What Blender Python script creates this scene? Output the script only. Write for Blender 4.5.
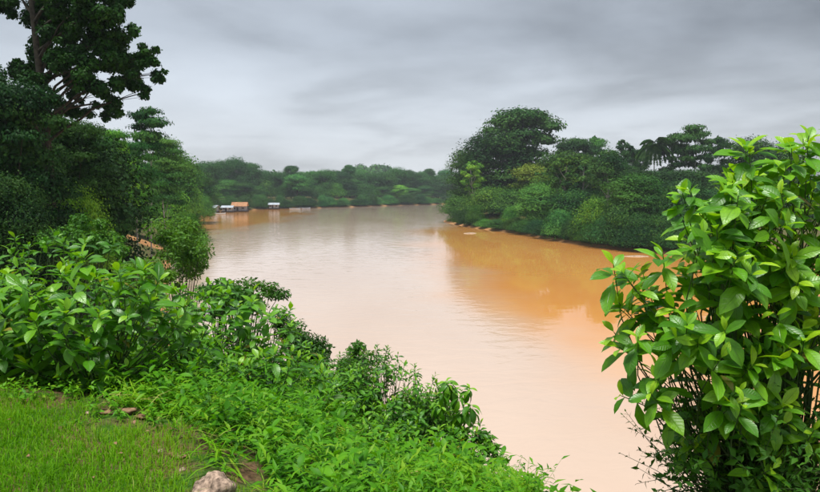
import bpy, math, random
import numpy as np
from mathutils import Matrix, Vector

for o in list(bpy.data.objects):
    bpy.data.objects.remove(o)
S = bpy.context.scene
C = S.collection
R = math.radians
rng = np.random.default_rng(7)
random.seed(7)

# ------------------------------------------------------------------ camera
EYE = 12.0
PITCH = 5.0
F = 643.0 / 820.0
cam_d = bpy.data.cameras.new('camera')
cam = bpy.data.objects.new('camera', cam_d)
C.objects.link(cam)
cam.location = (0, 0, EYE)
cam.rotation_euler = (R(90 - PITCH), 0, 0)
cam_d.sensor_width = 36
cam_d.lens = 36 * F
cam_d.clip_start = 0.05
cam_d.clip_end = 6000
S.camera = cam

# ------------------------------------------------------------------ world: overcast sky
SUN_EL, SUN_AZ = 79.0, 215.0      # azimuth the light comes from, degrees clockwise from +Y
w = bpy.data.worlds.new('World'); S.world = w; w.use_nodes = True
nt = w.node_tree; nt.nodes.clear()
def N(nt, t, **kw):
    n = nt.nodes.new(t)
    for k, v in kw.items():
        if hasattr(n, k): setattr(n, k, v)
        else: n.inputs[k].default_value = v
    return n
def ramp(nt, stops, interp='LINEAR'):
    n = nt.nodes.new('ShaderNodeValToRGB'); cr = n.color_ramp; cr.interpolation = interp
    while len(cr.elements) > 1: cr.elements.remove(cr.elements[-1])
    cr.elements[0].position = stops[0][0]; cr.elements[0].color = stops[0][1]
    for p, c in stops[1:]:
        e = cr.elements.new(p); e.color = c
    return n
def g(v, tint=(1, 1, 1)): return (v * tint[0], v * tint[1], v * tint[2], 1)
sky = N(nt, 'ShaderNodeTexSky'); sky.sky_type = 'NISHITA'; sky.sun_disc = False
sky.sun_elevation = R(SUN_EL); sky.sun_rotation = R(SUN_AZ)
bg1 = N(nt, 'ShaderNodeBackground'); bg1.inputs[1].default_value = 0.06
nt.links.new(sky.outputs[0], bg1.inputs[0])
tc = N(nt, 'ShaderNodeTexCoord')
sep = N(nt, 'ShaderNodeSeparateXYZ'); nt.links.new(tc.outputs['Generated'], sep.inputs[0])
# cloud sheets: direction projected on a layer overhead -> flat streaks that crowd towards the horizon
mz = N(nt, 'ShaderNodeMath', operation='MAXIMUM'); nt.links.new(sep.outputs[2], mz.inputs[0]); mz.inputs[1].default_value = 0.0
az = N(nt, 'ShaderNodeMath', operation='ADD'); nt.links.new(mz.outputs[0], az.inputs[0]); az.inputs[1].default_value = 0.16
dv = N(nt, 'ShaderNodeVectorMath', operation='DIVIDE')
cmb = N(nt, 'ShaderNodeCombineXYZ')
for i in range(3): nt.links.new(az.outputs[0], cmb.inputs[i])
nt.links.new(tc.outputs['Generated'], dv.inputs[0]); nt.links.new(cmb.outputs[0], dv.inputs[1])
nz = N(nt, 'ShaderNodeTexNoise'); nz.inputs['Scale'].default_value = 0.9; nz.inputs['Detail'].default_value = 5; nz.inputs['Roughness'].default_value = 0.5
nz.inputs['Distortion'].default_value = 0.4
nt.links.new(dv.outputs[0], nz.inputs['Vector'])
elr = ramp(nt, [(0.0, g(.275, (.955, 1, 1.05))), (0.06, g(.265, (.945, 1, 1.075))), (0.14, g(.245, (.92, 1, 1.10))), (0.22, g(.20, (.90, 1, 1.13))), (0.35, g(.18, (.90, 1, 1.13))), (1.0, g(.20, (.92, 1, 1.10)))])
nt.links.new(mz.outputs[0], elr.inputs[0])
cr2 = ramp(nt, [(0.0, g(.34)), (0.25, g(.66)), (0.5, g(1.0)), (0.75, g(1.16))])
# a heavier cloud bank stands over the right-hand side
dk = N(nt, 'ShaderNodeVectorMath', operation='DOT_PRODUCT'); nt.links.new(tc.outputs['Generated'], dk.inputs[0]); dk.inputs[1].default_value = Vector((.62, .62, .48)).normalized()
dm = N(nt, 'ShaderNodeMapRange'); dm.interpolation_type = 'SMOOTHSTEP'; nt.links.new(dk.outputs['Value'], dm.inputs[0]); dm.inputs[1].default_value = .74; dm.inputs[2].default_value = 1.0; dm.inputs[3].default_value = 0; dm.inputs[4].default_value = -.46
nz2 = N(nt, 'ShaderNodeTexNoise'); nz2.inputs['Scale'].default_value = 3.4; nz2.inputs['Detail'].default_value = 7; nz2.inputs['Roughness'].default_value = .55; nt.links.new(dv.outputs[0], nz2.inputs['Vector'])
na = N(nt, 'ShaderNodeMath', operation='MULTIPLY_ADD'); nt.links.new(nz2.outputs[0], na.inputs[0]); na.inputs[1].default_value = .2; nt.links.new(nz.outputs[0], na.inputs[2])
nb = N(nt, 'ShaderNodeMath', operation='SUBTRACT'); nt.links.new(na.outputs[0], nb.inputs[0]); nb.inputs[1].default_value = .10
nc = N(nt, 'ShaderNodeMath', operation='ADD'); nt.links.new(nb.outputs[0], nc.inputs[0]); nt.links.new(dm.outputs[0], nc.inputs[1])
nt.links.new(nc.outputs[0], cr2.inputs[0])
mul = N(nt, 'ShaderNodeMix', data_type='RGBA', blend_type='MULTIPLY'); mul.inputs[0].default_value = 1
nt.links.new(elr.outputs[0], mul.inputs[6]); nt.links.new(cr2.outputs[0], mul.inputs[7])
bg2 = N(nt, 'ShaderNodeBackground'); bg2.inputs[1].default_value = 0.88
nt.links.new(mul.outputs[2], bg2.inputs[0])
mx = N(nt, 'ShaderNodeMixShader'); mx.inputs[0].default_value = 0.95
nt.links.new(bg1.outputs[0], mx.inputs[1]); nt.links.new(bg2.outputs[0], mx.inputs[2])
wo = N(nt, 'ShaderNodeOutputWorld'); nt.links.new(mx.outputs[0], wo.inputs[0])

sun_d = bpy.data.lights.new('sun', 'SUN'); sun_d.energy = 1.5; sun_d.angle = R(18); sun_d.color = (1, .97, .92)
sun = bpy.data.objects.new('sun', sun_d); C.objects.link(sun)
a = R(SUN_AZ); e = R(SUN_EL)
sdir = Vector((math.sin(a) * math.cos(e), math.cos(a) * math.cos(e), math.sin(e)))
sun.rotation_euler = sdir.to_track_quat('Z', 'Y').to_euler()
sun.location = (0, -20, 60)

vs = S.view_settings
vs.view_transform = 'Standard'; vs.look = 'None'; vs.exposure = 1.7; vs.gamma = 1.0; vs.use_curve_mapping = False
S.render.engine = 'CYCLES'
S.cycles.max_bounces = 6; S.cycles.diffuse_bounces = 3; S.cycles.transmission_bounces = 4; S.cycles.glossy_bounces = 3
S.cycles.volume_bounces = 0

# ------------------------------------------------------------------ helpers
cp, sp = math.cos(R(PITCH)), math.sin(R(PITCH))
def ray(px, py):
    xc = (px - 410) / 643.0; yc = -(py - 246) / 643.0
    return xc, cp + yc * sp, -sp + yc * cp
def at(px, py, d):
    "point on the sight line through a pixel at depth d metres"
    x, y, z = ray(px, py); k = d / y
    return np.array((x * k, d, EYE + z * k))
def project(P):
    P = np.asarray(P, float); dy = P[..., 1]; dz = P[..., 2] - EYE
    depth = dy * cp - dz * sp; up = dy * sp + dz * cp
    return 410 + 643 * P[..., 0] / depth, 246 - 643 * up / depth, depth

def tag(o, label=None, cat=None, group=None, kind=None):
    if label: o['label'] = label
    if cat: o['category'] = cat
    if group: o['group'] = group
    if kind: o['kind'] = kind
    return o
def empty(name, loc, label=None, cat=None, group=None):
    o = bpy.data.objects.new(name, None); C.objects.link(o); o.location = tuple(float(v) for v in loc)
    o.empty_display_size = 0.2
    return tag(o, label, cat, group)
def meshdata(name, V, Fc, mat=None, uv=None, tint=None, smooth=True):
    V = np.asarray(V, np.float32); Fc = np.asarray(Fc, np.int32)
    m = bpy.data.meshes.new(name); k = Fc.shape[1]
    m.vertices.add(len(V)); m.vertices.foreach_set('co', V.ravel())
    m.loops.add(Fc.size); m.loops.foreach_set('vertex_index', Fc.ravel())
    m.polygons.add(len(Fc)); m.polygons.foreach_set('loop_start', np.arange(0, Fc.size, k, dtype=np.int32))
    m.polygons.foreach_set('use_smooth', np.full(len(Fc), smooth, dtype=bool))
    m.update(calc_edges=True)
    if uv is not None:
        l = m.uv_layers.new(name='UVMap'); l.data.foreach_set('uv', np.asarray(uv, np.float32)[Fc.ravel()].ravel())
    if tint is not None:
        at_ = m.attributes.new('tint', 'FLOAT', 'POINT'); at_.data.foreach_set('value', np.asarray(tint, np.float32))
    if mat: m.materials.append(mat)
    return m
def obj(name, m, parent=None, loc=(0, 0, 0)):
    o = bpy.data.objects.new(name, m); C.objects.link(o); o.parent = parent; o.location = tuple(float(v) for v in loc)
    return o
def unit(v): return v / np.maximum(np.linalg.norm(v, axis=-1, keepdims=True), 1e-9)

class Bag:
    "collects quads (triangles repeat nothing: 4 corners always)"
    def __init__(s): s.V = []; s.F = []; s.n = 0
    def add(s, V, Fc):
        V = np.asarray(V, float); s.V.append(V); s.F.append(np.asarray(Fc, int) + s.n); s.n += len(V)
    def box(s, c, h, rz=0.0):
        v = np.array([(x, y, z) for z in (-1, 1) for y in (-1, 1) for x in (-1, 1)], float) * np.asarray(h) 
        if rz: 
            cs, sn = math.cos(rz), math.sin(rz); v = v @ np.array([[cs, sn, 0], [-sn, cs, 0], [0, 0, 1]])
        s.add(v + np.asarray(c), [(0, 2, 3, 1), (4, 5, 7, 6), (0, 1, 5, 4), (2, 6, 7, 3), (0, 4, 6, 2), (1, 3, 7, 5)])
    def tube(s, P, r, n=6):
        P = np.asarray(P, float); r = np.broadcast_to(np.asarray(r, float), (len(P),))
        T = unit(np.gradient(P, axis=0)); ref = np.array((0.31, 0.95, 0.05))
        A = unit(np.cross(T, ref)); B = np.cross(T, A)
        th = np.arange(n) * 2 * math.pi / n
        V = P[:, None] + r[:, None, None] * (A[:, None] * np.cos(th)[None, :, None] + B[:, None] * np.sin(th)[None, :, None])
        Fc = []
        for i in range(len(P) - 1):
            for j in range(n):
                k = (j + 1) % n
                Fc.append((i * n + j, i * n + k, (i + 1) * n + k, (i + 1) * n + j))
        s.add(V.reshape(-1, 3), Fc)
    def mesh(s, name, mat, **kw): return meshdata(name, np.concatenate(s.V), np.concatenate(s.F), mat, **kw)

# ------------------------------------------------------------------ materials
def newmat(name):
    m = bpy.data.materials.new(name); m.use_nodes = True; nt = m.node_tree; nt.nodes.clear()
    out = nt.nodes.new('ShaderNodeOutputMaterial')
    return m, nt, out
def leaf_mat(name, stops, rough=0.45, trans=0.25, per_object=True, veins=False, use_color=True, spec=0.4):
    "stops: colours a leaf may have; which one is picked per leaf (tint attribute) and per plant (object random)"
    m, nt, out = newmat(name); L = nt.links.new
    at_ = N(nt, 'ShaderNodeAttribute'); at_.attribute_name = 'tint'
    oi = N(nt, 'ShaderNodeObjectInfo')
    ad = N(nt, 'ShaderNodeMath', operation='ADD'); L(at_.outputs['Fac'], ad.inputs[0]); (L(oi.outputs['Random'], ad.inputs[1]) if per_object else setattr(ad.inputs[1], 'default_value', 0.0))
    pp = N(nt, 'ShaderNodeMath', operation='PINGPONG'); L(ad.outputs[0], pp.inputs[0]); pp.inputs[1].default_value = 1.0
    n = len(stops)
    rp = ramp(nt, [(i / (n - 1), c + (1,)) for i, c in enumerate(stops)]); L(pp.outputs[0], rp.inputs[0])
    col = rp.outputs[0]
    if use_color:
        mm = N(nt, 'ShaderNodeMix', data_type='RGBA', blend_type='MULTIPLY'); mm.inputs[0].default_value = 1
        L(col, mm.inputs[6]); L(oi.outputs['Color'], mm.inputs[7]); col = mm.outputs[2]
    bump = None
    if veins:
        tco = N(nt, 'ShaderNodeTexCoord'); mo = N(nt, 'ShaderNodeTexNoise'); mo.inputs['Scale'].default_value = 5; mo.inputs['Detail'].default_value = 4; mo.noise_dimensions = '4D'
        L(tco.outputs['UV'], mo.inputs['Vector']); L(oi.outputs['Random'], mo.inputs['W'])
        mr0 = ramp(nt, [(.3, (.78, .8, .8, 1)), (.7, (1.2, 1.15, 1.1, 1))]); L(mo.outputs[0], mr0.inputs[0])
        m0 = N(nt, 'ShaderNodeMix', data_type='RGBA', blend_type='MULTIPLY'); m0.inputs[0].default_value = 1; L(col, m0.inputs[6]); L(mr0.outputs[0], m0.inputs[7])
        wn = N(nt, 'ShaderNodeTexWhiteNoise'); wn.noise_dimensions = '1D'; L(ad.outputs[0], wn.inputs['W'])
        ol = N(nt, 'ShaderNodeMath', operation='GREATER_THAN'); L(wn.outputs[0], ol.inputs[0]); ol.inputs[1].default_value = .985
        yl = ramp(nt, [(.42, (.26, .27, .02, 1)), (.62, (.24, .14, .03, 1))]); L(mo.outputs[0], yl.inputs[0])
        m1_ = N(nt, 'ShaderNodeMix', data_type='RGBA'); L(ol.outputs[0], m1_.inputs[0]); L(m0.outputs[2], m1_.inputs[6]); L(yl.outputs[0], m1_.inputs[7]); col = m1_.outputs[2]
        uv = N(nt, 'ShaderNodeUVMap'); uv.uv_map = 'UVMap'
        sx = N(nt, 'ShaderNodeSeparateXYZ'); L(uv.outputs[0], sx.inputs[0])
        ab = N(nt, 'ShaderNodeMath', operation='ABSOLUTE'); L(sx.outputs[0], ab.inputs[0])
        # side veins run forward from the midrib
        q = N(nt, 'ShaderNodeMath', operation='MULTIPLY_ADD'); L(ab.outputs[0], q.inputs[0]); q.inputs[1].default_value = -0.16; L(sx.outputs[1], q.inputs[2])
        fr = N(nt, 'ShaderNodeMath', operation='MULTIPLY'); L(q.outputs[0], fr.inputs[0]); fr.inputs[1].default_value = 9.0
        pg = N(nt, 'ShaderNodeMath', operation='PINGPONG'); L(fr.outputs[0], pg.inputs[0]); pg.inputs[1].default_value = 0.5
        vr = ramp(nt, [(0.0, (1, 1, 1, 1)), (0.12, (0, 0, 0, 1))]); L(pg.outputs[0], vr.inputs[0])
        mr = ramp(nt, [(0.0, (1, 1, 1, 1)), (0.10, (0, 0, 0, 1))]); L(ab.outputs[0], mr.inputs[0])
        mxx = N(nt, 'ShaderNodeMath', operation='MAXIMUM'); L(mr.outputs[0], mxx.inputs[0])
        hv = N(nt, 'ShaderNodeMath', operation='MULTIPLY'); L(vr.outputs[0], hv.inputs[0]); hv.inputs[1].default_value = 0.35; L(hv.outputs[0], mxx.inputs[1])
        lm = N(nt, 'ShaderNodeMix', data_type='RGBA', blend_type='MIX')
        fm = N(nt, 'ShaderNodeMath', operation='MULTIPLY'); L(mxx.outputs[0], fm.inputs[0]); fm.inputs[1].default_value = 0.55; L(fm.outputs[0], lm.inputs[0])
        L(col, lm.inputs[6]); lm.inputs[7].default_value = (.16, .32, .06, 1); col = lm.outputs[2]
        bp = N(nt, 'ShaderNodeBump'); bp.inputs['Strength'].default_value = 0.5; bp.inputs['Distance'].default_value = 0.004
        iv = N(nt, 'ShaderNodeMath', operation='SUBTRACT'); iv.inputs[0].default_value = 1; L(mxx.outputs[0], iv.inputs[1]); L(iv.outputs[0], bp.inputs['Height'])
        bump = bp.outputs[0]
    pr = N(nt, 'ShaderNodeBsdfPrincipled'); pr.inputs['Roughness'].default_value = rough; pr.inputs['Specular IOR Level'].default_value = spec
    L(col, pr.inputs['Base Color'])
    tr = N(nt, 'ShaderNodeBsdfTranslucent'); hs = N(nt, 'ShaderNodeMix', data_type='RGBA', blend_type='MULTIPLY'); hs.inputs[0].default_value = 1
    L(col, hs.inputs[6]); hs.inputs[7].default_value = (1.5, 1.35, .5, 1); L(hs.outputs[2], tr.inputs[0])
    if bump: L(bump, pr.inputs['Normal'])
    ms = N(nt, 'ShaderNodeMixShader'); ms.inputs[0].default_value = trans
    L(pr.outputs[0], ms.inputs[1]); L(tr.outputs[0], ms.inputs[2]); L(ms.outputs[0], out.inputs[0])
    return m
def plain_mat(name, c1, c2, scale=3.0, rough=0.85, bump=0.3, detail=6, dist=0.02, spec=0.3):
    m, nt, out = newmat(name); L = nt.links.new
    t = N(nt, 'ShaderNodeTexCoord'); nz = N(nt, 'ShaderNodeTexNoise'); nz.inputs['Scale'].default_value = scale; nz.inputs['Detail'].default_value = detail
    L(t.outputs['Object'], nz.inputs['Vector'])
    rp = ramp(nt, [(0.32, c1 + (1,)), (0.68, c2 + (1,))]); L(nz.outputs[0], rp.inputs[0])
    pr = N(nt, 'ShaderNodeBsdfPrincipled'); pr.inputs['Roughness'].default_value = rough; pr.inputs['Specular IOR Level'].default_value = spec
    L(rp.outputs[0], pr.inputs['Base Color'])
    b = N(nt, 'ShaderNodeBump'); b.inputs['Strength'].default_value = bump; b.inputs['Distance'].default_value = dist
    L(nz.outputs[0], b.inputs['Height']); L(b.outputs[0], pr.inputs['Normal']); L(pr.outputs[0], out.inputs[0])
    return m
M = {}
M['tree'] = leaf_mat('tree_leaves', [(.005, .030, .013), (.012, .062, .018), (.032, .115, .024), (.075, .19, .032)], rough=.6, trans=.12, spec=.10)
M['near_tree'] = leaf_mat('near_tree_leaves', [(.008, .034, .010), (.018, .068, .012), (.040, .115, .016)], rough=.55, trans=.14, spec=.12)
M['broad'] = leaf_mat('broad_leaf', [(.026, .125, .006), (.046, .195, .007), (.076, .265, .009), (.115, .32, .012)], rough=.36, trans=.32, veins=True, spec=.5)
M['broad_young'] = leaf_mat('young_leaf', [(.10, .31, .008), (.15, .38, .012), (.20, .42, .016)], rough=.36, trans=.32, veins=True, spec=.5)
M['small'] = leaf_mat('small_leaf', [(.018, .085, .007), (.038, .145, .010), (.08, .22, .014)], rough=.5, trans=.3, spec=.25)
M['herb'] = leaf_mat('herb_leaf', [(.036, .16, .003), (.072, .26, .005), (.12, .34, .008), (.20, .38, .015)], rough=.5, trans=.35, spec=.2, per_object=False)
M['grass'] = leaf_mat('grass_blade', [(.055, .19, .003), (.095, .29, .004), (.15, .37, .006), (.21, .37, .015), (.38, .34, .12)], rough=.6, trans=.35, spec=.12, per_object=False)
M['bark'] = plain_mat('bark', (.022, .018, .013), (.075, .062, .045), 5, .9, .5)
M['pale_bark'] = plain_mat('pale_bark', (.22, .20, .17), (.40, .38, .33), 5, .85, .3)
M['stem'] = plain_mat('green_stem', (.04, .09, .02), (.10, .14, .05), 12, .6, .2, dist=.003)
M['rock'] = plain_mat('weathered_rock', (.07, .048, .034), (.54, .39, .29), 34, .9, .8, 10, .012)
M['clod'] = plain_mat('soil_clod', (.12, .06, .03), (.30, .19, .11), 30, .95, .8, 8, .006)
M['dry_leaf'] = plain_mat('dry_leaf', (.20, .09, .05), (.38, .24, .15), 20, .7, .2, dist=.002)
M['driftwood'] = plain_mat('driftwood', (.30, .24, .18), (.50, .44, .36), 3, .9, .4)

# ------------------------------------------------------------------ river and ground
SHORE = np.array([(400, -260), (150, -70), (70, -10), (36, 9), (17, 17.5), (5, 20.5), (-5, 24.5), (-14, 37), (-21, 55), (-29, 76), (-39, 104), (-52, 140),
                  (-66, 180), (-76, 212), (-80, 226), (-96, 250), (-110, 290), (-114, 330), (-104, 362), (-95, 385), (-86, 402), (-66, 420), (-45, 446), (-18, 482), (30, 540),
                  (90, 600), (200, 660), (420, 720), (900, 760), (900, 560), (420, 520), (170, 420), (70, 320), (30, 272), (13, 248), (12.5, 238), (19, 204), (30, 174), (35, 146), (40, 133),
                  (46, 121), (60, 104), (95, 75), (170, 25), (420, -80)], float)
LAWN_X = np.array([-9, -5, -3.3, -2.45, -1.75, -1.3, -1.0, -.75, -.55]); LAWN_Y = np.array([6.4, 5.6, 5.15, 4.75, 4.35, 3.95, 3.55, 3.1, 2.4])
def sdist(X, Y):
    "metres from the shoreline, positive on land"
    X = np.asarray(X, float); Y = np.asarray(Y, float)
    d = np.full(X.shape, 1e9); ins = np.zeros(X.shape, bool)
    n = len(SHORE)
    for i in range(n):
        ax, ay = SHORE[i]; bx, by = SHORE[(i + 1) % n]
        ex, ey = bx - ax, by - ay
        t = np.clip(((X - ax) * ex + (Y - ay) * ey) / (ex * ex + ey * ey), 0, 1)
        d = np.minimum(d, np.hypot(X - ax - t * ex, Y - ay - t * ey))
        c = ((ay > Y) != (by > Y))
        xi = ax + (Y - ay) * ex / (ey if abs(ey) > 1e-9 else 1e-9)
        ins ^= c & (X < xi)
    return np.where(ins, -d, d)
def wob(X, Y, s, seed):
    r = np.random.default_rng(seed); o = 0
    for k in range(5):
        a_ = r.uniform(0, 6.28); f = s * (1.0 + .7 * k); o = o + np.sin((X * math.cos(a_) + Y * math.sin(a_)) * f + r.uniform(0, 6.28)) / (1 + .7 * k)
    return o / 2.2
def H(X, Y):
    X = np.asarray(X, float); Y = np.asarray(Y, float)
    d = sdist(X, Y) ; r = np.hypot(X, Y)
    wn = np.exp(-(r / 42.0) ** 2)
    rightbank = np.clip((X - 5) / 20, 0, 1) * np.clip((Y - 60) / 40, 0, 1)
    P = 10.4 * wn + (1 - wn) * (6.0 - 2.0 * rightbank)
    s = 0.60 * wn + (1 - wn) * 0.42
    k = 1.2
    lin = s * np.maximum(d, 0)
    hh = np.clip(.5 + .5 * (P - lin) / k, 0, 1)
    z = P * (1 - hh) + lin * hh - k * hh * (1 - hh)
    z = z + np.clip((d - 30) / 200, 0, 2) * 2 * (1 - wn) * (r > 60)
    z = z + np.clip((d - 4) / 30, 0, 1) * (1 - wn) * wob(X, Y, .06, 3) * .8
    z = z + .03 * wob(X, Y, 2.3, 5) * wn * np.clip(d / 3, 0, 1)
    z = z + 17 * np.exp(-(((X + 58) / 48) ** 2 + ((Y - 950) / 130) ** 2)) + 3 * np.exp(-(((X - 60) / 140) ** 2 + ((Y - 1000) / 150) ** 2)) + 1 * np.exp(-(((X + 260) / 160) ** 2 + ((Y - 800) / 150) ** 2))
    # the lawn terrace and the gentle shoulder below it
    out_ = np.maximum(0, np.where(X > -.55, np.hypot(X + .55, np.maximum(0, Y - 2.4)), (Y - np.interp(X, LAWN_X, LAWN_Y)) * .8))
    zt = 10.4 - .30 * out_ - .016 * out_ ** 2 - .75 * np.maximum(0, X - .10 * Y) - 2.0 * np.maximum(0, Y - 15) + .02 * wob(X, Y, 2.9, 15)
    z = np.where((Y > -2) & (Y < 20) & (X > -14) & (X < 4), np.maximum(z, np.minimum(zt, 10.45)), z)
    return np.where(d < 0, np.maximum(-2.5, .35 * d), z)
def h1(x, y): return float(H(np.array([x]), np.array([y]))[0])

xs = 9 * np.sinh(np.linspace(-np.arcsinh(1500 / 9), np.arcsinh(1500 / 9), 330))
ys = np.concatenate([-9 * np.sinh(np.linspace(np.arcsinh(260 / 9), 0.02, 70)), 9 * np.sinh(np.linspace(0, np.arcsinh(1700 / 9), 300))])
GX, GY = np.meshgrid(xs, ys)
GZ = H(GX, GY)
ny, nx = GX.shape
idx = np.arange(ny * nx).reshape(ny, nx)
gf = np.stack([idx[:-1, :-1], idx[:-1, 1:], idx[1:, 1:], idx[1:, :-1]], -1).reshape(-1, 4)

def ground_mat():
    m, nt, out = newmat('bank_ground'); L = nt.links.new
    ge = N(nt, 'ShaderNodeNewGeometry'); pos = ge.outputs['Position']
    n1 = N(nt, 'ShaderNodeTexNoise'); n1.inputs['Scale'].default_value = 3.0; n1.inputs['Detail'].default_value = 8; L(pos, n1.inputs['Vector'])
    n2 = N(nt, 'ShaderNodeTexNoise'); n2.inputs['Scale'].default_value = 40; n2.inputs['Detail'].default_value = 6; L(pos, n2.inputs['Vector'])
    n3 = N(nt, 'ShaderNodeTexNoise'); n3.inputs['Scale'].default_value = .25; n3.inputs['Detail'].default_value = 5; L(pos, n3.inputs['Vector'])
    soil = ramp(nt, [(.3, (.055, .032, .016, 1)), (.7, (.19, .115, .06, 1))]); L(n2.outputs[0], soil.inputs[0])
    moss = ramp(nt, [(.3, (.022, .070, .006, 1)), (.7, (.055, .14, .010, 1))]); L(n2.outputs[0], moss.inputs[0])
    f1 = ramp(nt, [(.44, (0, 0, 0, 1)), (.60, (1, 1, 1, 1))]); L(n1.outputs[0], f1.inputs[0])
    a1 = N(nt, 'ShaderNodeMix', data_type='RGBA'); L(f1.outputs[0], a1.inputs[0]); L(soil.outputs[0], a1.inputs[6]); L(moss.outputs[0], a1.inputs[7])
    # wet orange mud low on the bank and in the bare landing place upstream
    mud = ramp(nt, [(.3, (.30, .14, .05, 1)), (.7, (.46, .25, .11, 1))]); L(n3.outputs[0], mud.inputs[0])
    sz = N(nt, 'ShaderNodeSeparateXYZ'); L(pos, sz.inputs[0])
    zz = N(nt, 'ShaderNodeMath', operation='MULTIPLY_ADD'); L(n3.outputs[0], zz.inputs[0]); zz.inputs[1].default_value = -.7; L(sz.outputs[2], zz.inputs[2])
    fm = ramp(nt, [(.0, (1, 1, 1, 1)), (.2, (0, 0, 0, 1))]); L(zz.outputs[0], fm.inputs[0])
    ds = N(nt, 'ShaderNodeVectorMath', operation='DISTANCE'); L(pos, ds.inputs[0]); ds.inputs[1].default_value = DIRT
    dn = N(nt, 'ShaderNodeMath', operation='MULTIPLY_ADD'); L(n3.outputs[0], dn.inputs[0]); dn.inputs[1].default_value = 6; L(ds.outputs['Value'], dn.inputs[2])
    fd = N(nt, 'ShaderNodeMapRange'); L(dn.outputs[0], fd.inputs[0]); fd.inputs[1].default_value = 9; fd.inputs[2].default_value = 7; 
    mf = N(nt, 'ShaderNodeMath', operation='MAXIMUM'); L(fm.outputs[0], mf.inputs[0]); L(fd.outputs[0], mf.inputs[1])
    a2 = N(nt, 'ShaderNodeMix', data_type='RGBA'); L(mf.outputs[0], a2.inputs[0]); L(a1.outputs[2], a2.inputs[6]); L(mud.outputs[0], a2.inputs[7])
    pr = N(nt, 'ShaderNodeBsdfPrincipled'); pr.inputs['Roughness'].default_value = .9; pr.inputs['Specular IOR Level'].default_value = .2
    L(a2.outputs[2], pr.inputs['Base Color'])
    b = N(nt, 'ShaderNodeBump'); b.inputs['Strength'].default_value = .7; b.inputs['Distance'].default_value = .03; L(n2.outputs[0], b.inputs['Height']); L(b.outputs[0], pr.inputs['Normal'])
    L(pr.outputs[0], out.inputs[0]); return m
DIRT = (-43.0, 101.0, h1(-43, 101))
for d_ in np.arange(50, 220, .5):
    q_ = at(141, 241, d_)
    if q_[2] <= h1(q_[0], d_): DIRT = tuple(float(v) for v in q_); break
ground = obj('ground', meshdata('ground', np.stack([GX, GY, GZ], -1).reshape(-1, 3), gf, ground_mat()))
tag(ground, 'earth and moss covered river banks rising from the water', 'ground', kind='structure')

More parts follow.
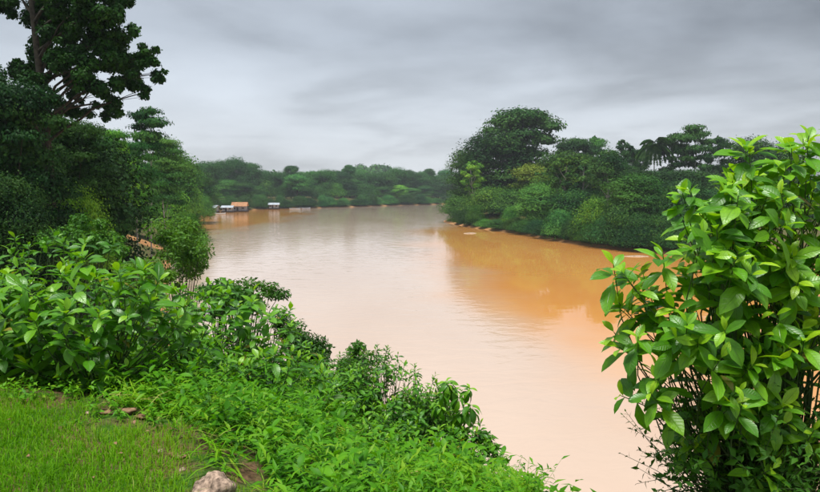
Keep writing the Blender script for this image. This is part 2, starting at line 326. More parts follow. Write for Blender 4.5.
def water_mat():
    m, nt, out = newmat('muddy_water'); L = nt.links.new
    ge = N(nt, 'ShaderNodeNewGeometry'); pos = ge.outputs['Position']
    big = N(nt, 'ShaderNodeTexNoise'); big.inputs['Scale'].default_value = .03; big.inputs['Detail'].default_value = 4; L(pos, big.inputs['Vector'])
    mq = N(nt, 'ShaderNodeMapping'); mq.inputs['Scale'].default_value = (1.0, .3, 1.0); L(pos, mq.inputs[0])
    pt_ = N(nt, 'ShaderNodeTexNoise'); pt_.inputs['Scale'].default_value = .06; pt_.inputs['Detail'].default_value = 5; L(mq.outputs[0], pt_.inputs['Vector'])
    # silt colour: sky sheen painted in midstream, tree reflection painted orange under right bank
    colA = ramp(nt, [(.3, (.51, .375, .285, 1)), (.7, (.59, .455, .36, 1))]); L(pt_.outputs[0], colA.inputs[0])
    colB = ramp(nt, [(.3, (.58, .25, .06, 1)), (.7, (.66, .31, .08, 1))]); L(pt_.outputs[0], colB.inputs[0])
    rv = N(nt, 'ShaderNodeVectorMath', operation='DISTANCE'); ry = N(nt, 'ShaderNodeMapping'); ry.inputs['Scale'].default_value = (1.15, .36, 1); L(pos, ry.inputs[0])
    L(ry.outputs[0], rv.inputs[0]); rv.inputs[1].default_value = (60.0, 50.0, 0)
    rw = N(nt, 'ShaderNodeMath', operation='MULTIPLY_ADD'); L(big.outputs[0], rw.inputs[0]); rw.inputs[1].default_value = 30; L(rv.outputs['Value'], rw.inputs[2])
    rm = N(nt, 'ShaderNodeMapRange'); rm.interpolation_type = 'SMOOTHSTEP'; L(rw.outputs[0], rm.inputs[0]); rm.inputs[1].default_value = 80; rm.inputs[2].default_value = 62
    lv = N(nt, 'ShaderNodeVectorMath', operation='DISTANCE'); L(ry.outputs[0], lv.inputs[0]); lv.inputs[1].default_value = (-118.0, 98.0, 0)  # second painted orange area: reflection of the far trees by the left bank
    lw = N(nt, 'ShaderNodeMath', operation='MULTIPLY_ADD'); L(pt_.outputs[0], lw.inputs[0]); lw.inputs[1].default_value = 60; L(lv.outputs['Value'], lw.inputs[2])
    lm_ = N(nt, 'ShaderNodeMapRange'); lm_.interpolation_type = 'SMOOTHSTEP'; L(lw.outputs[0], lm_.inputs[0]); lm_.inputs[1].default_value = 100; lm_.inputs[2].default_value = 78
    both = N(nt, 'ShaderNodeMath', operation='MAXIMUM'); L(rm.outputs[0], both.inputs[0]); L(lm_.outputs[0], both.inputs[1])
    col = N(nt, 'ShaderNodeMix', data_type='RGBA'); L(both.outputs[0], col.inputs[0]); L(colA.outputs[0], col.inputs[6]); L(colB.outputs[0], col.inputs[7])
    mp = N(nt, 'ShaderNodeMapping'); mp.inputs['Scale'].default_value = (.7, 1.0, 1.0); L(pos, mp.inputs[0])
    w1 = N(nt, 'ShaderNodeTexNoise'); w1.inputs['Scale'].default_value = .55; w1.inputs['Detail'].default_value = 3; w1.inputs['Distortion'].default_value = .6; L(mp.outputs[0], w1.inputs['Vector'])
    w2 = N(nt, 'ShaderNodeTexNoise'); w2.inputs['Scale'].default_value = 3.2; w2.inputs['Detail'].default_value = 2; L(mp.outputs[0], w2.inputs['Vector'])
    # ripples of the current: weak in the lee of the right bank, patchy elsewhere
    mp2 = N(nt, 'ShaderNodeMapping'); mp2.inputs['Scale'].default_value = (1.0, .35, 1.0); L(pos, mp2.inputs[0])
    pt = N(nt, 'ShaderNodeTexNoise'); pt.inputs['Scale'].default_value = .035; pt.inputs['Detail'].default_value = 5; L(mp2.outputs[0], pt.inputs['Vector'])
    pm = N(nt, 'ShaderNodeMapRange'); L(pt.outputs[0], pm.inputs[0]); pm.inputs[1].default_value = .35; pm.inputs[2].default_value = .65; pm.inputs[3].default_value = .35; pm.inputs[4].default_value = 1.0
    h = N(nt, 'ShaderNodeMath', operation='MULTIPLY_ADD'); L(w2.outputs[0], h.inputs[0]); h.inputs[1].default_value = .10; L(w1.outputs[0], h.inputs[2])
    b = N(nt, 'ShaderNodeBump'); b.inputs['Distance'].default_value = .06; L(h.outputs[0], b.inputs['Height'])
    st = N(nt, 'ShaderNodeMath', operation='MULTIPLY'); L(pm.outputs[0], st.inputs[0]); st.inputs[1].default_value = 1.4; ls = N(nt, 'ShaderNodeMapRange'); L(rm.outputs[0], ls.inputs[0]); ls.inputs[3].default_value = 1.0; ls.inputs[4].default_value = .13
    s2 = N(nt, 'ShaderNodeMath', operation='MULTIPLY'); L(st.outputs[0], s2.inputs[0]); L(ls.outputs[0], s2.inputs[1]); L(s2.outputs[0], b.inputs['Strength'])
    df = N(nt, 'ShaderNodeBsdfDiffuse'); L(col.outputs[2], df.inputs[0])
    gl = N(nt, 'ShaderNodeBsdfGlossy'); gl.inputs['Roughness'].default_value = .02; gl.inputs[0].default_value = (1, 1, 1, 1); L(b.outputs[0], gl.inputs['Normal'])
    fr = N(nt, 'ShaderNodeFresnel'); fr.inputs[0].default_value = 1.45; L(b.outputs[0], fr.inputs['Normal'])
    ms = N(nt, 'ShaderNodeMixShader'); L(fr.outputs[0], ms.inputs[0]); L(df.outputs[0], ms.inputs[1]); L(gl.outputs[0], ms.inputs[2])
    L(ms.outputs[0], out.inputs[0]); return m
wb = Bag(); wb.add([(-1500, -260, 0), (1500, -260, 0), (1500, 1700, 0), (-1500, 1700, 0)], [(0, 1, 2, 3)])
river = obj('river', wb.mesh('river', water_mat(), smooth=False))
tag(river, 'wide muddy orange brown river reflecting the grey sky', 'river', kind='structure')

# ------------------------------------------------------------------ leaf templates
def leaf_template(st, wid, droop=.15, fold=.25, wave=0.0, curl=0.0):
    V = []; UV = []
    for t, w_ in zip(st, wid):
        y = t * (1 - .25 * droop * t); z = -droop * t * t + curl * math.sin(t * 3.0)
        for s in (-1, 0, 1):
            V.append((s * w_, y, z + fold * abs(s) * w_ + (wave * math.sin(t * 17 + s) if s else 0))); UV.append((s, t))
    Fc = []
    for i in range(len(st) - 1):
        a_ = i * 3
        for j in (0, 1): Fc.append((a_ + j, a_ + j + 1, a_ + j + 4, a_ + j + 3))
    return np.array(V), np.array(Fc), np.array(UV, float)
ST = [0, .07, .2, .42, .65, .85, 1]
BROAD = [leaf_template(ST, [.012, .018, .095, .17, .19, .115, .003], d_, f_, w_, c_) for d_, f_, w_, c_ in ((.06, .30, .008, .04), (.20, .22, .012, .05), (.36, .18, .010, .06), (.12, .42, .006, .02))]
WIDE = [leaf_template(ST, [.012, .02, .125, .215, .225, .125, .003], d_, f_, w_, c_) for d_, f_, w_, c_ in ((.12, .25, .008, .03), (.30, .2, .012, .02), (.50, .12, .010, .02), (.2, .35, .006, .0))]
LANCE = leaf_template([0, .4, 1], [.015, .125, .004], .3, .3)
OVAL = leaf_template([0, .42, 1], [.04, .24, .01], .2, .25)
BLADE = leaf_template([0, .5, 1], [.014, .022, .002], .45, .3)
def frames(dirs, nrm):
    d = unit(dirs); x = unit(np.cross(d, nrm)); n = np.cross(x, d)
    return np.stack([x, d, n], -1)          # columns
def scatter(tmpl, pos, Rm, scale):
    V, Fc, UV = tmpl; K = len(pos)
    P = np.einsum('kij,nj->kni', Rm, V) * np.asarray(scale).reshape(-1, 1, 1) + pos[:, None]
    FF = Fc[None] + (np.arange(K) * len(V))[:, None, None]
    return P.reshape(-1, 3), FF.reshape(-1, Fc.shape[1]), np.tile(UV, (K, 1)), len(V)
def sphere(n, r): return unit(r.normal(size=(n, 3)))

# ------------------------------------------------------------------ trees
DIAMOND = np.array([(0, 0, 0), (-.36, .5, .07), (0, 1, -.10), (.36, .5, .07)])
def leaf_cloud(clumps, nleaf, size, r, upbias=.35, hs=2.2, under=False):
    "clumps: rows cx cy cz rx ry rz; leaves on the outer half of every clump; returns quads and tint"
    cl = np.asarray(clumps, float); vol = (cl[:, 3] * cl[:, 4] + cl[:, 3] * cl[:, 5] + cl[:, 4] * cl[:, 5]); p = vol / vol.sum()
    k = r.choice(len(cl), nleaf, p=p)
    d = sphere(nleaf, r); d[:, 2] = d[:, 2] if under else np.where(d[:, 2] < -.15, -d[:, 2] * r.uniform(-.5, 1, nleaf), d[:, 2]); d = unit(d)
    rad = 1 - .5 * r.random(nleaf) ** 2.0
    rad *= 1 + .16 * np.sin(d[:, 0] * 7 + k) * np.sin(d[:, 1] * 7 + k * 1.7) * 1.5     # lumpy clumps
    heart = r.random(nleaf) < .16; rad = np.where(heart, r.uniform(.25, .6, nleaf), rad * (1 + .22 * r.random(nleaf) ** 4))
    pos = cl[k, :3] + d * cl[k, 3:] * rad[:, None]
    nrm = unit(d * .8 + np.array((0, 0, upbias)) + r.normal(size=(nleaf, 3)) * .34)
    dr = unit(np.cross(nrm, r.normal(size=(nleaf, 3)))); dr[:, 2] -= .25; 
    Rm = frames(dr, nrm); sc = size * r.uniform(.6, 1.4, nleaf) * np.where(heart, hs, 1)
    P = np.einsum('kij,nj->kni', Rm, DIAMOND) * sc[:, None, None] + pos[:, None]
    ctint = r.random(len(cl))
    tint = np.clip(ctint[k] * .6 + r.random(nleaf) * .4, 0, .999)
    return P.reshape(-1, 3), np.arange(nleaf * 4).reshape(-1, 4), np.repeat(tint, 4)
def trunk_bag(h0, top, r0, clumps, r, nl=9, bend=.03, limb=.35):
    b = Bag(); n = 7; t = np.linspace(0, 1, n)
    P = np.stack([bend * np.sin(t * 3 + r.uniform(0, 6)), bend * np.sin(t * 2.3 + r.uniform(0, 6)), -.02 + t * (top + .02)], -1); P[:, :2] -= P[0, :2]
    rr = r0 * (1 - .75 * t); rr[0] *= 1.5
    b.tube(P, rr, 7)
    cl = np.asarray(clumps); ii = r.permutation(len(cl))[:nl]
    for i in ii:
        c = cl[i, :3]; z0 = min(max(h0, c[2] - .25 * top), top * .95); f = z0 / top
        s0 = np.array([np.interp(f, t, P[:, j]) for j in range(3)])
        q = np.linspace(0, 1, 5)[:, None]
        path = s0 + (c - s0) * q + np.array((0, 0, -.04 * top)) * np.sin(q * math.pi) * (1 if c[2] > z0 else -1)
        b.tube(path, np.linspace(r0 * limb, r0 * .08, 5), 5)
    return b
def proto(seed, cb, ncl, cr, nleaf, size, shape='round', bark='bark', r0=.018, upbias=.35, asp=.62):
    "a tree in a unit box: 1 high, crown about 1 across"
    r = np.random.default_rng(seed); cl = []
    for i in range(ncl):
        u = (i + r.random()) / ncl
        if shape == 'round': R_ = math.sqrt(max(0, 1 - (1.7 * u - .75) ** 2)) ; z = cb + u * (1 - cb)
        elif shape == 'cone': R_ = (1 - u) * .9 + .18; z = cb + u * (1 - cb)
        elif shape == 'umbrella': u = u ** .6; R_ = .35 + .65 * math.sin(min(1, u * 1.1) * 2.4) ; z = cb + u * (1 - cb)
        elif shape == 'layer': R_ = .95 - .35 * u + .2 * math.sin(i * 2.1); z = cb + u * (1 - cb)
        elif shape == 'mound': R_ = math.sqrt(max(0, 1 - u * u)); z = cb + u * (1 - cb)
        th = i * 2.4 + r.uniform(-.5, .5); q = r.uniform(.55, 1) ** .7 * (1 if u < .9 else .4)
        k = cr * r.uniform(.65, 1.4)
        rz = k * asp * {'umbrella': .45, 'layer': .30}.get(shape, .78)
        cl.append((asp * math.cos(th) * max(.02, R_ * .5 - k * .6) * q, asp * math.sin(th) * max(.02, R_ * .5 - k * .6) * q, max(rz * .5, min(z, 1 - rz * .9)), k * asp, k * asp, rz))
    V, Fc, ti = leaf_cloud(cl, nleaf, size, r, upbias)
    crown = meshdata('crown', V, Fc, M['tree'], tint=ti)
    tb = trunk_bag(max(cb * .8, .15), .88, r0, cl, r)
    trunk = tb.mesh('trunk', M[bark])
    return crown, trunk
PR = {
 'round1': proto(1, .12, 17, .33, 17000, .021), 'round2': proto(2, .16, 21, .29, 17000, .020), 'round3': proto(3, .10, 26, .26, 18000, .019),
 'tall1': proto(4, .42, 13, .32, 10000, .021, bark='pale_bark', r0=.020, asp=.5), 'tall2': proto(5, .34, 15, .32, 12000, .021, asp=.52),
 'cone1': proto(6, .12, 20, .26, 12000, .020, 'cone', asp=.5),
 'umb1': proto(7, .55, 12, .25, 7000, .022, 'umbrella', 'pale_bark', .011, asp=.55), 'umb2': proto(8, .40, 20, .26, 13000, .021, 'umbrella', 'bark', .012, asp=.62),
 'mound1': proto(9, .02, 16, .36, 14000, .038, 'mound', asp=1.25), 'mound2': proto(10, .02, 20, .31, 14000, .036, 'mound', asp=1.25),
 'near1': proto(21, .10, 34, .24, 42000, .0130, 'layer', asp=.62), 'near2': proto(22, .04, 40, .22, 36000, .024, 'mound', asp=1.2), 'near3': proto(25, .38, 24, .24, 30000, .0125, 'layer', 'pale_bark', .010, asp=.55),
 'layer1': proto(23, .50, 11, .25, 5200, .023, 'layer', 'pale_bark', .010, asp=.6), 'layer2': proto(24, .42, 13, .22, 5600, .022, 'layer', 'bark', .010, asp=.6),
 'thin1': proto(11, .45, 16, .16, 3600, .024, 'round', 'pale_bark', .020, asp=.4),
}
ASP = {'near2': 1.2, 'near3': .55, 'layer1': .6, 'layer2': .6, 'tall1': .5, 'tall2': .52, 'cone1': .5, 'umb1': .55, 'umb2': .6, 'mound1': 1.25, 'mound2': 1.25, 'thin1': .4, 'palm': .85}
def palm_proto(seed):
    r = np.random.default_rng(seed); b = Bag(); P = []; Fc = []; n = 0; ti = []
    for i in range(22):
        th = i * 2.4; el = r.uniform(-.25, 1.1); L_ = r.uniform(.34, .46)
        t = np.linspace(0, 1, 9); out = np.array((math.cos(th), math.sin(th), 0))
        rib = np.array((0, 0, .88)) + np.outer(t * L_ * math.cos(el * .8), out) + np.outer(L_ * (math.sin(el) * t - .75 * t * t), (0, 0, 1))
        side = np.array((-math.sin(th), math.cos(th), 0))
        for k in range(26):
            f = .12 + .88 * k / 25; c = np.array([np.interp(f, t, rib[:, j]) for j in range(3)])
            for s in (-1, 1):
                d = unit(side * s * .8 + out * .45 + np.array((0, 0, -.35 + r.uniform(-.1, .1)))); l = .16 * (1 - .55 * f); w_ = np.array((0, 0, .012)) + out * .009
                P += [c, c + d * l * .5 + w_, c + d * l, c + d * l * .5 - w_]; Fc.append((n, n + 1, n + 2, n + 3)); n += 4; ti += [r.random()] * 4
    crown = meshdata('crown', np.array(P), Fc, M['tree'], tint=np.array(ti))
    t = np.linspace(0, 1, 8); b.tube(np.stack([.02 * np.sin(t * 2), 0 * t, -.02 + .91 * t], -1), .016 - .007 * t, 7)
    return crown, b.mesh('trunk', M['pale_bark'])
PR['palm'] = palm_proto(3)

def tree(px, top, wpx, d, kind, label, group, tint=(1, 1, 1), name='forest_tree', rz=None, dz=0, hmin=2.5):
    x = (px - 410) / 643.0 * d * (1 / (cp)) * cp; p = at(px, top, d); x = p[0]
    zb = h1(x, d); zb = max(zb, .02) + dz
    h = max(hmin, p[2] - zb); wd = wpx / 643.0 * d
    r = random.uniform(0, 6.28) if rz is None else rz
    e_ = empty(name, (x, d, zb), label, 'tree' if name != 'bank_bush' else 'bush', group); e_.rotation_euler = (0, 0, r)
    wd /= ASP.get(kind, .62); e_.scale = (wd * random.uniform(.94, 1.06), wd * random.uniform(.94, 1.06), h)
    cr_, tr_ = PR[kind]
    c = obj('crown', cr_, e_); f_ = min(1.0, max(.45, wd * 1.3 / h)); c.scale = (1, 1, f_); c.location = (0, 0, 1 - f_); c.color = tuple(tint) + (1,)
    obj('trunk', tr_, e_)
    return e_
def tn(v, j=.12):
    k = math.exp(random.uniform(-1, 1) * j * 1.8); return (v[0] * k * random.uniform(.92, 1.08), v[1] * k, v[2] * k * random.uniform(.85, 1.15))
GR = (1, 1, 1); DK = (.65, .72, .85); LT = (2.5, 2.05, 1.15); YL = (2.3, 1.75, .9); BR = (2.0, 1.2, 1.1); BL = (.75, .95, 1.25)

# right bank forest: emergent and edge trees, read off the photograph one by one
RB = 'trees of the right bank forest'
for a_ in [
 (522, 110, 76, 246, 'umb2', 'tallest tree of the right bank with a broad dark crown above the headland', DK),
 (497, 131, 78, 240, 'round2', 'dense dark tree just left of and below the tallest tree on the headland', DK),
 (470, 150, 42, 243, 'round1', 'dark round tree at the left end of the right bank headland', DK),
 (473, 161, 24, 226, 'thin1', 'slim pale trunked tree in front of the dark headland trees', LT),
 (463, 196, 44, 236, 'mound1', 'low bright bush hanging over the water at the headland tip', GR),
 (492, 188, 56, 212, 'mound2', 'olive rounded bush at the waterline below the headland trees', (1.5, 1.25, .9)),
 (512, 190, 40, 203, 'mound1', 'dark green leafy bush right of the olive headland bush', GR),
 (535, 165, 44, 205, 'tall2', 'brownish vine hung tree behind the headland bushes', BR),
 (548, 176, 40, 196, 'round3', 'mid green tree standing right of the brownish headland tree', GR),
 (565, 152, 54, 186, 'tall2', 'broad olive brown tree in the middle of the right bank', (1.7, 1.25, 1.0)),
 (571, 190, 48, 170, 'mound2', 'vine covered dark shrub mass under the olive brown tree', (.85, .95, .9)),
 (588, 158, 40, 190, 'round2', 'mid green crown behind the white trunked tree', GR),
 (609, 150, 34, 160, 'tall1', 'tree with a straight white trunk in the right bank forest', DK),
 (597, 198, 40, 140, 'mound1', 'bright green bushy tree at the water, centre of right bank', LT),
 (636, 174, 62, 134, 'round3', 'large dark domed tree at the water left of the big leaved shrub', (.8, .95, .95)),
 (622, 205, 44, 130, 'mound2', 'green bush at the water in front of the domed tree', GR),
 (655, 136, 40, 205, 'palm', 'palm like tree with bare pale trunk rising over the right forest', DK),
 (641, 150, 22, 225, 'umb1', 'small flat topped tree just left of the palm like tree', DK),
 (676, 133, 36, 205, 'layer2', 'open flat topped emergent tree right of the palm like tree', DK),
 (697, 125, 42, 200, 'layer1', 'highest layered emergent tree above the big leaved shrub', DK),
 (690, 170, 46, 190, 'tall2', 'dark crown below the layered emergent trees', DK),
 (720, 137, 34, 205, 'layer2', 'flat topped tree right of the layered emergent tree', DK),
 (752, 139, 50, 190, 'round2', 'dark rounded tree behind the top of the big leaved shrub', DK),
 (780, 146, 50, 185, 'round1', 'dark rounded tree at the right, seen through shrub leaves', DK),
 (575, 139, 44, 262, 'umb2', 'flat topped tree behind, right of the tallest tree', DK),
 (596, 137, 34, 268, 'layer2', 'thin layered tree on the skyline left of the palm like tree', BL),
 (622, 140, 18, 255, 'thin1', 'thin spiky tree on the skyline above the white trunked tree', DK),
 (660, 190, 40, 148, 'round1', 'dark bush tree under the palm like tree', (.9, .8, .8)),
 (680, 186, 44, 145, 'mound1', 'olive bush tree half hidden by the big leaved shrub', (1.2, 1.0, .8)),
 (665, 215, 44, 124, 'mound2', 'dark overhanging bush at the waterline beside the big leaved shrub', DK),
 (563, 158, 26, 172, 'thin1', 'slim pale trunked tree beside the olive brown tree', (1.6, 1.3, 1)),
 (585, 160, 24, 176, 'thin1', 'slim pale trunked tree left of the white trunked tree', GR),
 (631, 146, 22, 215, 'thin1', 'slim tree on the skyline left of the palm like tree', DK),
]: tree(a_[0], a_[1], a_[2], a_[3], a_[4], a_[5], RB, tn((a_[6][0] * 1.3, a_[6][1] * 1.12, a_[6][2] * .85), .1), 'bank_bush' if a_[4] in ('mound1', 'mound2', 'near2') else 'forest_tree')
# the forest body behind the edge trees
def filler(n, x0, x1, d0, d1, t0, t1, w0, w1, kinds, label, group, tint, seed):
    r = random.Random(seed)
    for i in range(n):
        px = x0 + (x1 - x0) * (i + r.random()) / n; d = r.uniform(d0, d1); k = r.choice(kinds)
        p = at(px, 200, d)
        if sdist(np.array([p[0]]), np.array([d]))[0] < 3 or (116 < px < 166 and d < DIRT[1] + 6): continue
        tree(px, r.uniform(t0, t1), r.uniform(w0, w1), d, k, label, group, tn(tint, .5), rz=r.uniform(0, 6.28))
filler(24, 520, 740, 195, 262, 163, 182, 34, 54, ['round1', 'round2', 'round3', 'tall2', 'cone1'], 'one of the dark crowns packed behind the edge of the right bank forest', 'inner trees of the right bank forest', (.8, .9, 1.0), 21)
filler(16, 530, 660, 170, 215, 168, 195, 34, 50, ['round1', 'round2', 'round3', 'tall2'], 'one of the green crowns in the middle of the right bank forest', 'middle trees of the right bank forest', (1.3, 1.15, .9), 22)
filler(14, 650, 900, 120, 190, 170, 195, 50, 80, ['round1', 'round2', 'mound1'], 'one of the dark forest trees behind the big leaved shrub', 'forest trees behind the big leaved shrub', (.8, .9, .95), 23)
ORD = ['leftmost', 'second', 'third', 'fourth', 'fifth', 'sixth', 'seventh', 'eighth', 'ninth', 'tenth', 'eleventh', 'twelfth', 'thirteenth', 'fourteenth', 'fifteenth', 'sixteenth', 'seventeenth', 'eighteenth', 'nineteenth', 'twentieth'] + ['twenty-' + q for q in ('first', 'second', 'third', 'fourth', 'fifth', 'sixth', 'seventh', 'eighth', 'ninth')] + ['thirtieth']
def nth(i, what): return ORD[i] + ' ' + what + ('' if i == 0 else ', counted from the left')
for i in range(23):
    px = 448 + i * 10.0 + random.uniform(-3, 3)
    for d in np.arange(100, 262, .5):
        x = at(px, 205, d)[0]
        if sdist(np.array([x]), np.array([d]))[0] > .8: break
    else: continue
    tree(px, project(np.array((x, d, random.uniform(2.4, 7.5))))[1], random.uniform(4.0, 9.0) / d * 643, d + 1.0, random.choice(['mound1', 'mound2']), nth(i, 'low bush fringing the right bank at the waterline'), 'fringe bushes of the right bank', tn(random.choice([(1, 1.05, .95), (1.6, 1.5, 1), (.5, .6, .6), (1.3, 1.0, .8)]), .3), 'bank_bush')

# far bank forest
FB = 'trees of the far bank forest'
far = [(206, 162, 30, 372, 'tall2'), (222, 161, 28, 420, 'round2'), (236, 158, 28, 430, 'round1'), (250, 163, 26, 440, 'round3'), (264, 171, 26, 452, 'round2'), (280, 172, 20, 450, 'round1'),
       (291, 166, 16, 470, 'umb2'), (302, 172, 20, 455, 'round2'), (312, 171, 22, 470, 'round3'), (326, 170, 26, 470, 'round1'), (341, 172, 24, 485, 'round2'), (349, 165, 14, 500, 'umb1'),
       (357, 172, 24, 500, 'round3'), (372, 173, 22, 510, 'round1'), (386, 172, 22, 520, 'round2'), (397, 168, 22, 540, 'round1'), (409, 170, 20, 540, 'round3'), (421, 172, 20, 550, 'round2'),
       (429, 169, 14, 565, 'umb2'), (437, 175, 20, 560, 'round1'), (449, 176, 20, 575, 'round2'), (460, 177, 20, 590, 'round3')]
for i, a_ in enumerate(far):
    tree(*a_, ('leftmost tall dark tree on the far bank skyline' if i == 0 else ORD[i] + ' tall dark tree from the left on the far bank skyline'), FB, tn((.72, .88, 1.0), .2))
fl = [(200, 184, 24, 340), (212, 188, 22, 372), (226, 180, 24, 405), (243, 183, 24, 412), (257, 186, 20, 428), (266, 181, 22, 438), (286, 184, 20, 440), (300, 182, 24, 446), (318, 186, 22, 452), (334, 183, 22, 468), (350, 186, 22, 480), (366, 184, 22, 490),
      (382, 187, 20, 505), (397, 185, 22, 520), (411, 188, 20, 532), (424, 186, 20, 545), (438, 189, 20, 558), (452, 190, 20, 572)]
for i, a_ in enumerate(fl):
    t_ = LT if i % 4 == 1 else (1.0, 1.05, 1.0)
    tree(*a_, random.choice(['round1', 'round3', 'mound1', 'cone1']), ('leftmost' if i == 0 else ORD[i]) + ' rounded green tree from the left in the lower row of the far bank', 'lower row of the far bank forest', tn(t_, .25))
for i in range(30):
    px = 214 + i * 8.2 + random.uniform(-3, 3)
    lo = np.array([(p[0], p[1]) for p in SHORE[17:26]]); ll = None
    for d in np.arange(320, 640, 2.0):
        x = at(px, 205, d)[0]
        if sdist(np.array([x]), np.array([d]))[0] > 1.5 and d > 345: ll = d; break
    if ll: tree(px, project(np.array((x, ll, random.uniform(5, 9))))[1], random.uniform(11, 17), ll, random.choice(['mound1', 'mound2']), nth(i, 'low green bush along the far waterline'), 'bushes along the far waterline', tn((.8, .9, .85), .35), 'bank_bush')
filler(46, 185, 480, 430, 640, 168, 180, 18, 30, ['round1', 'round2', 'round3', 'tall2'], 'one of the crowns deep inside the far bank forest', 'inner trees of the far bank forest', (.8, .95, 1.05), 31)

# wooded hill and skyline beyond the bend: one far-off mass
r_ = np.random.default_rng(5); Vs = []; Fs = []; Ts = []; nn = 0
cl = []
while len(cl) < 1000:
    x = r_.uniform(-420, 260); y = r_.uniform(640, 1120)
    if sdist(np.array([x]), np.array([y]))[0] < 10: continue
    k = r_.uniform(6, 10); cl.append((x, y, h1(x, y) + r_.uniform(9, 17), k, k, k * .8))
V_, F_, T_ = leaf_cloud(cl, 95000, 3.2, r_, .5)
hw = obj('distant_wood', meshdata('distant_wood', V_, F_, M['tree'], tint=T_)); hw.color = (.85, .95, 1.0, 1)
tag(hw, 'hazy forest covering the low hill beyond the river bend', 'forest', kind='stuff')

# left bank, from far to near
LB = 'trees of the left bank'
for a_ in [
 (196, 172, 34, 235, 'round2', 'dark tree at the left bank nearest the floating houses', DK),
 (183, 163, 38, 190, 'round1', 'dark green rounded tree left of the river bend', (.8, .9, .9)),
 (203, 196, 22, 225, 'mound1', 'low round bush on the sandy spit below the floating houses', GR),
 (190, 188, 26, 180, 'mound2', 'bright green bush on the left bank above the muddy shore', LT),
 (174, 152, 44, 150, 'tall2', 'mid green tree on the left bank beside the layered tree', GR),
 (146, 108, 46, 92, 'layer1', 'layered open tree standing against the sky right of the great dark tree', (.8, .9, .85)),
 (164, 138, 44, 110, 'near3', 'leafy tree under the layered tree on the left bank', GR),
 (134, 142, 50, 88, 'near3', 'vine hung tree with pale trunks on the left bank', (.8, .95, .85)),
 (112, 130, 54, 80, 'near3', 'fresh green tree behind the great dark tree', LT),
 (146, 182, 46, DIRT[1] + 9, 'mound1', 'dark green shrubby tree above the bare orange earth', GR),
 (172, 190, 40, 130, 'mound2', 'green bush right of the bare orange earth on the left bank', LT),
 (100, 190, 50, 70, 'near2', 'round green bush below the pale trunked trees', GR),
 (92, 146, 50, 62, 'near3', 'green tree close behind the trunk of the great dark tree', (1.1, 1.1, .9)),
 (66, 186, 90, 40, 'near2', 'yellow green shrub in front of the dark left trees', YL),
 (92, 204, 50, 48, 'near2', 'olive bush right of the yellow green shrub', (1.9, 1.5, .9)),
 (14, 84, 130, 34, 'near1', 'very dark leafy tree at the left edge under the great tree', (.6, .62, .55)),
 (75, 122, 80, 46, 'near1', 'dark tree behind the lower trunk of the great dark tree', (.6, .62, .55)),
 (-40, 60, 130, 40, 'near1', 'dark tree cut off by the left edge of the picture', (.5, .6, .6)),
 (4, 176, 90, 30, 'near2', 'dark undergrowth bush beneath the very dark left tree', (.6, .62, .55)),
 (186, 214, 44, 62, 'near2', 'dark green bush leaning over the water on the left bank', (1.1, 1.0, .8)),
]: tree(a_[0], a_[1], a_[2], a_[3], a_[4], a_[5], LB, tn((a_[6][0] * (1.45 if a_[6][1] > .8 else 1), a_[6][1] * (1.3 if a_[6][1] > .8 else 1), a_[6][2]), .12), 'bank_bush' if a_[4] in ('mound1', 'mound2', 'near2') else 'forest_tree')
filler(18, 60, 200, 105, 230, 158, 182, 36, 60, ['round1', 'round2', 'round3', 'tall2'], 'one of the crowns filling the left bank forest', 'inner trees of the left bank', (1.25, 1.2, .95), 41)
filler(8, -60, 90, 48, 90, 95, 150, 70, 110, ['round1', 'round2', 'tall2'], 'one of the dark crowns behind the great tree on the left', 'dark trees behind the great left tree', (.5, .6, .6), 42)

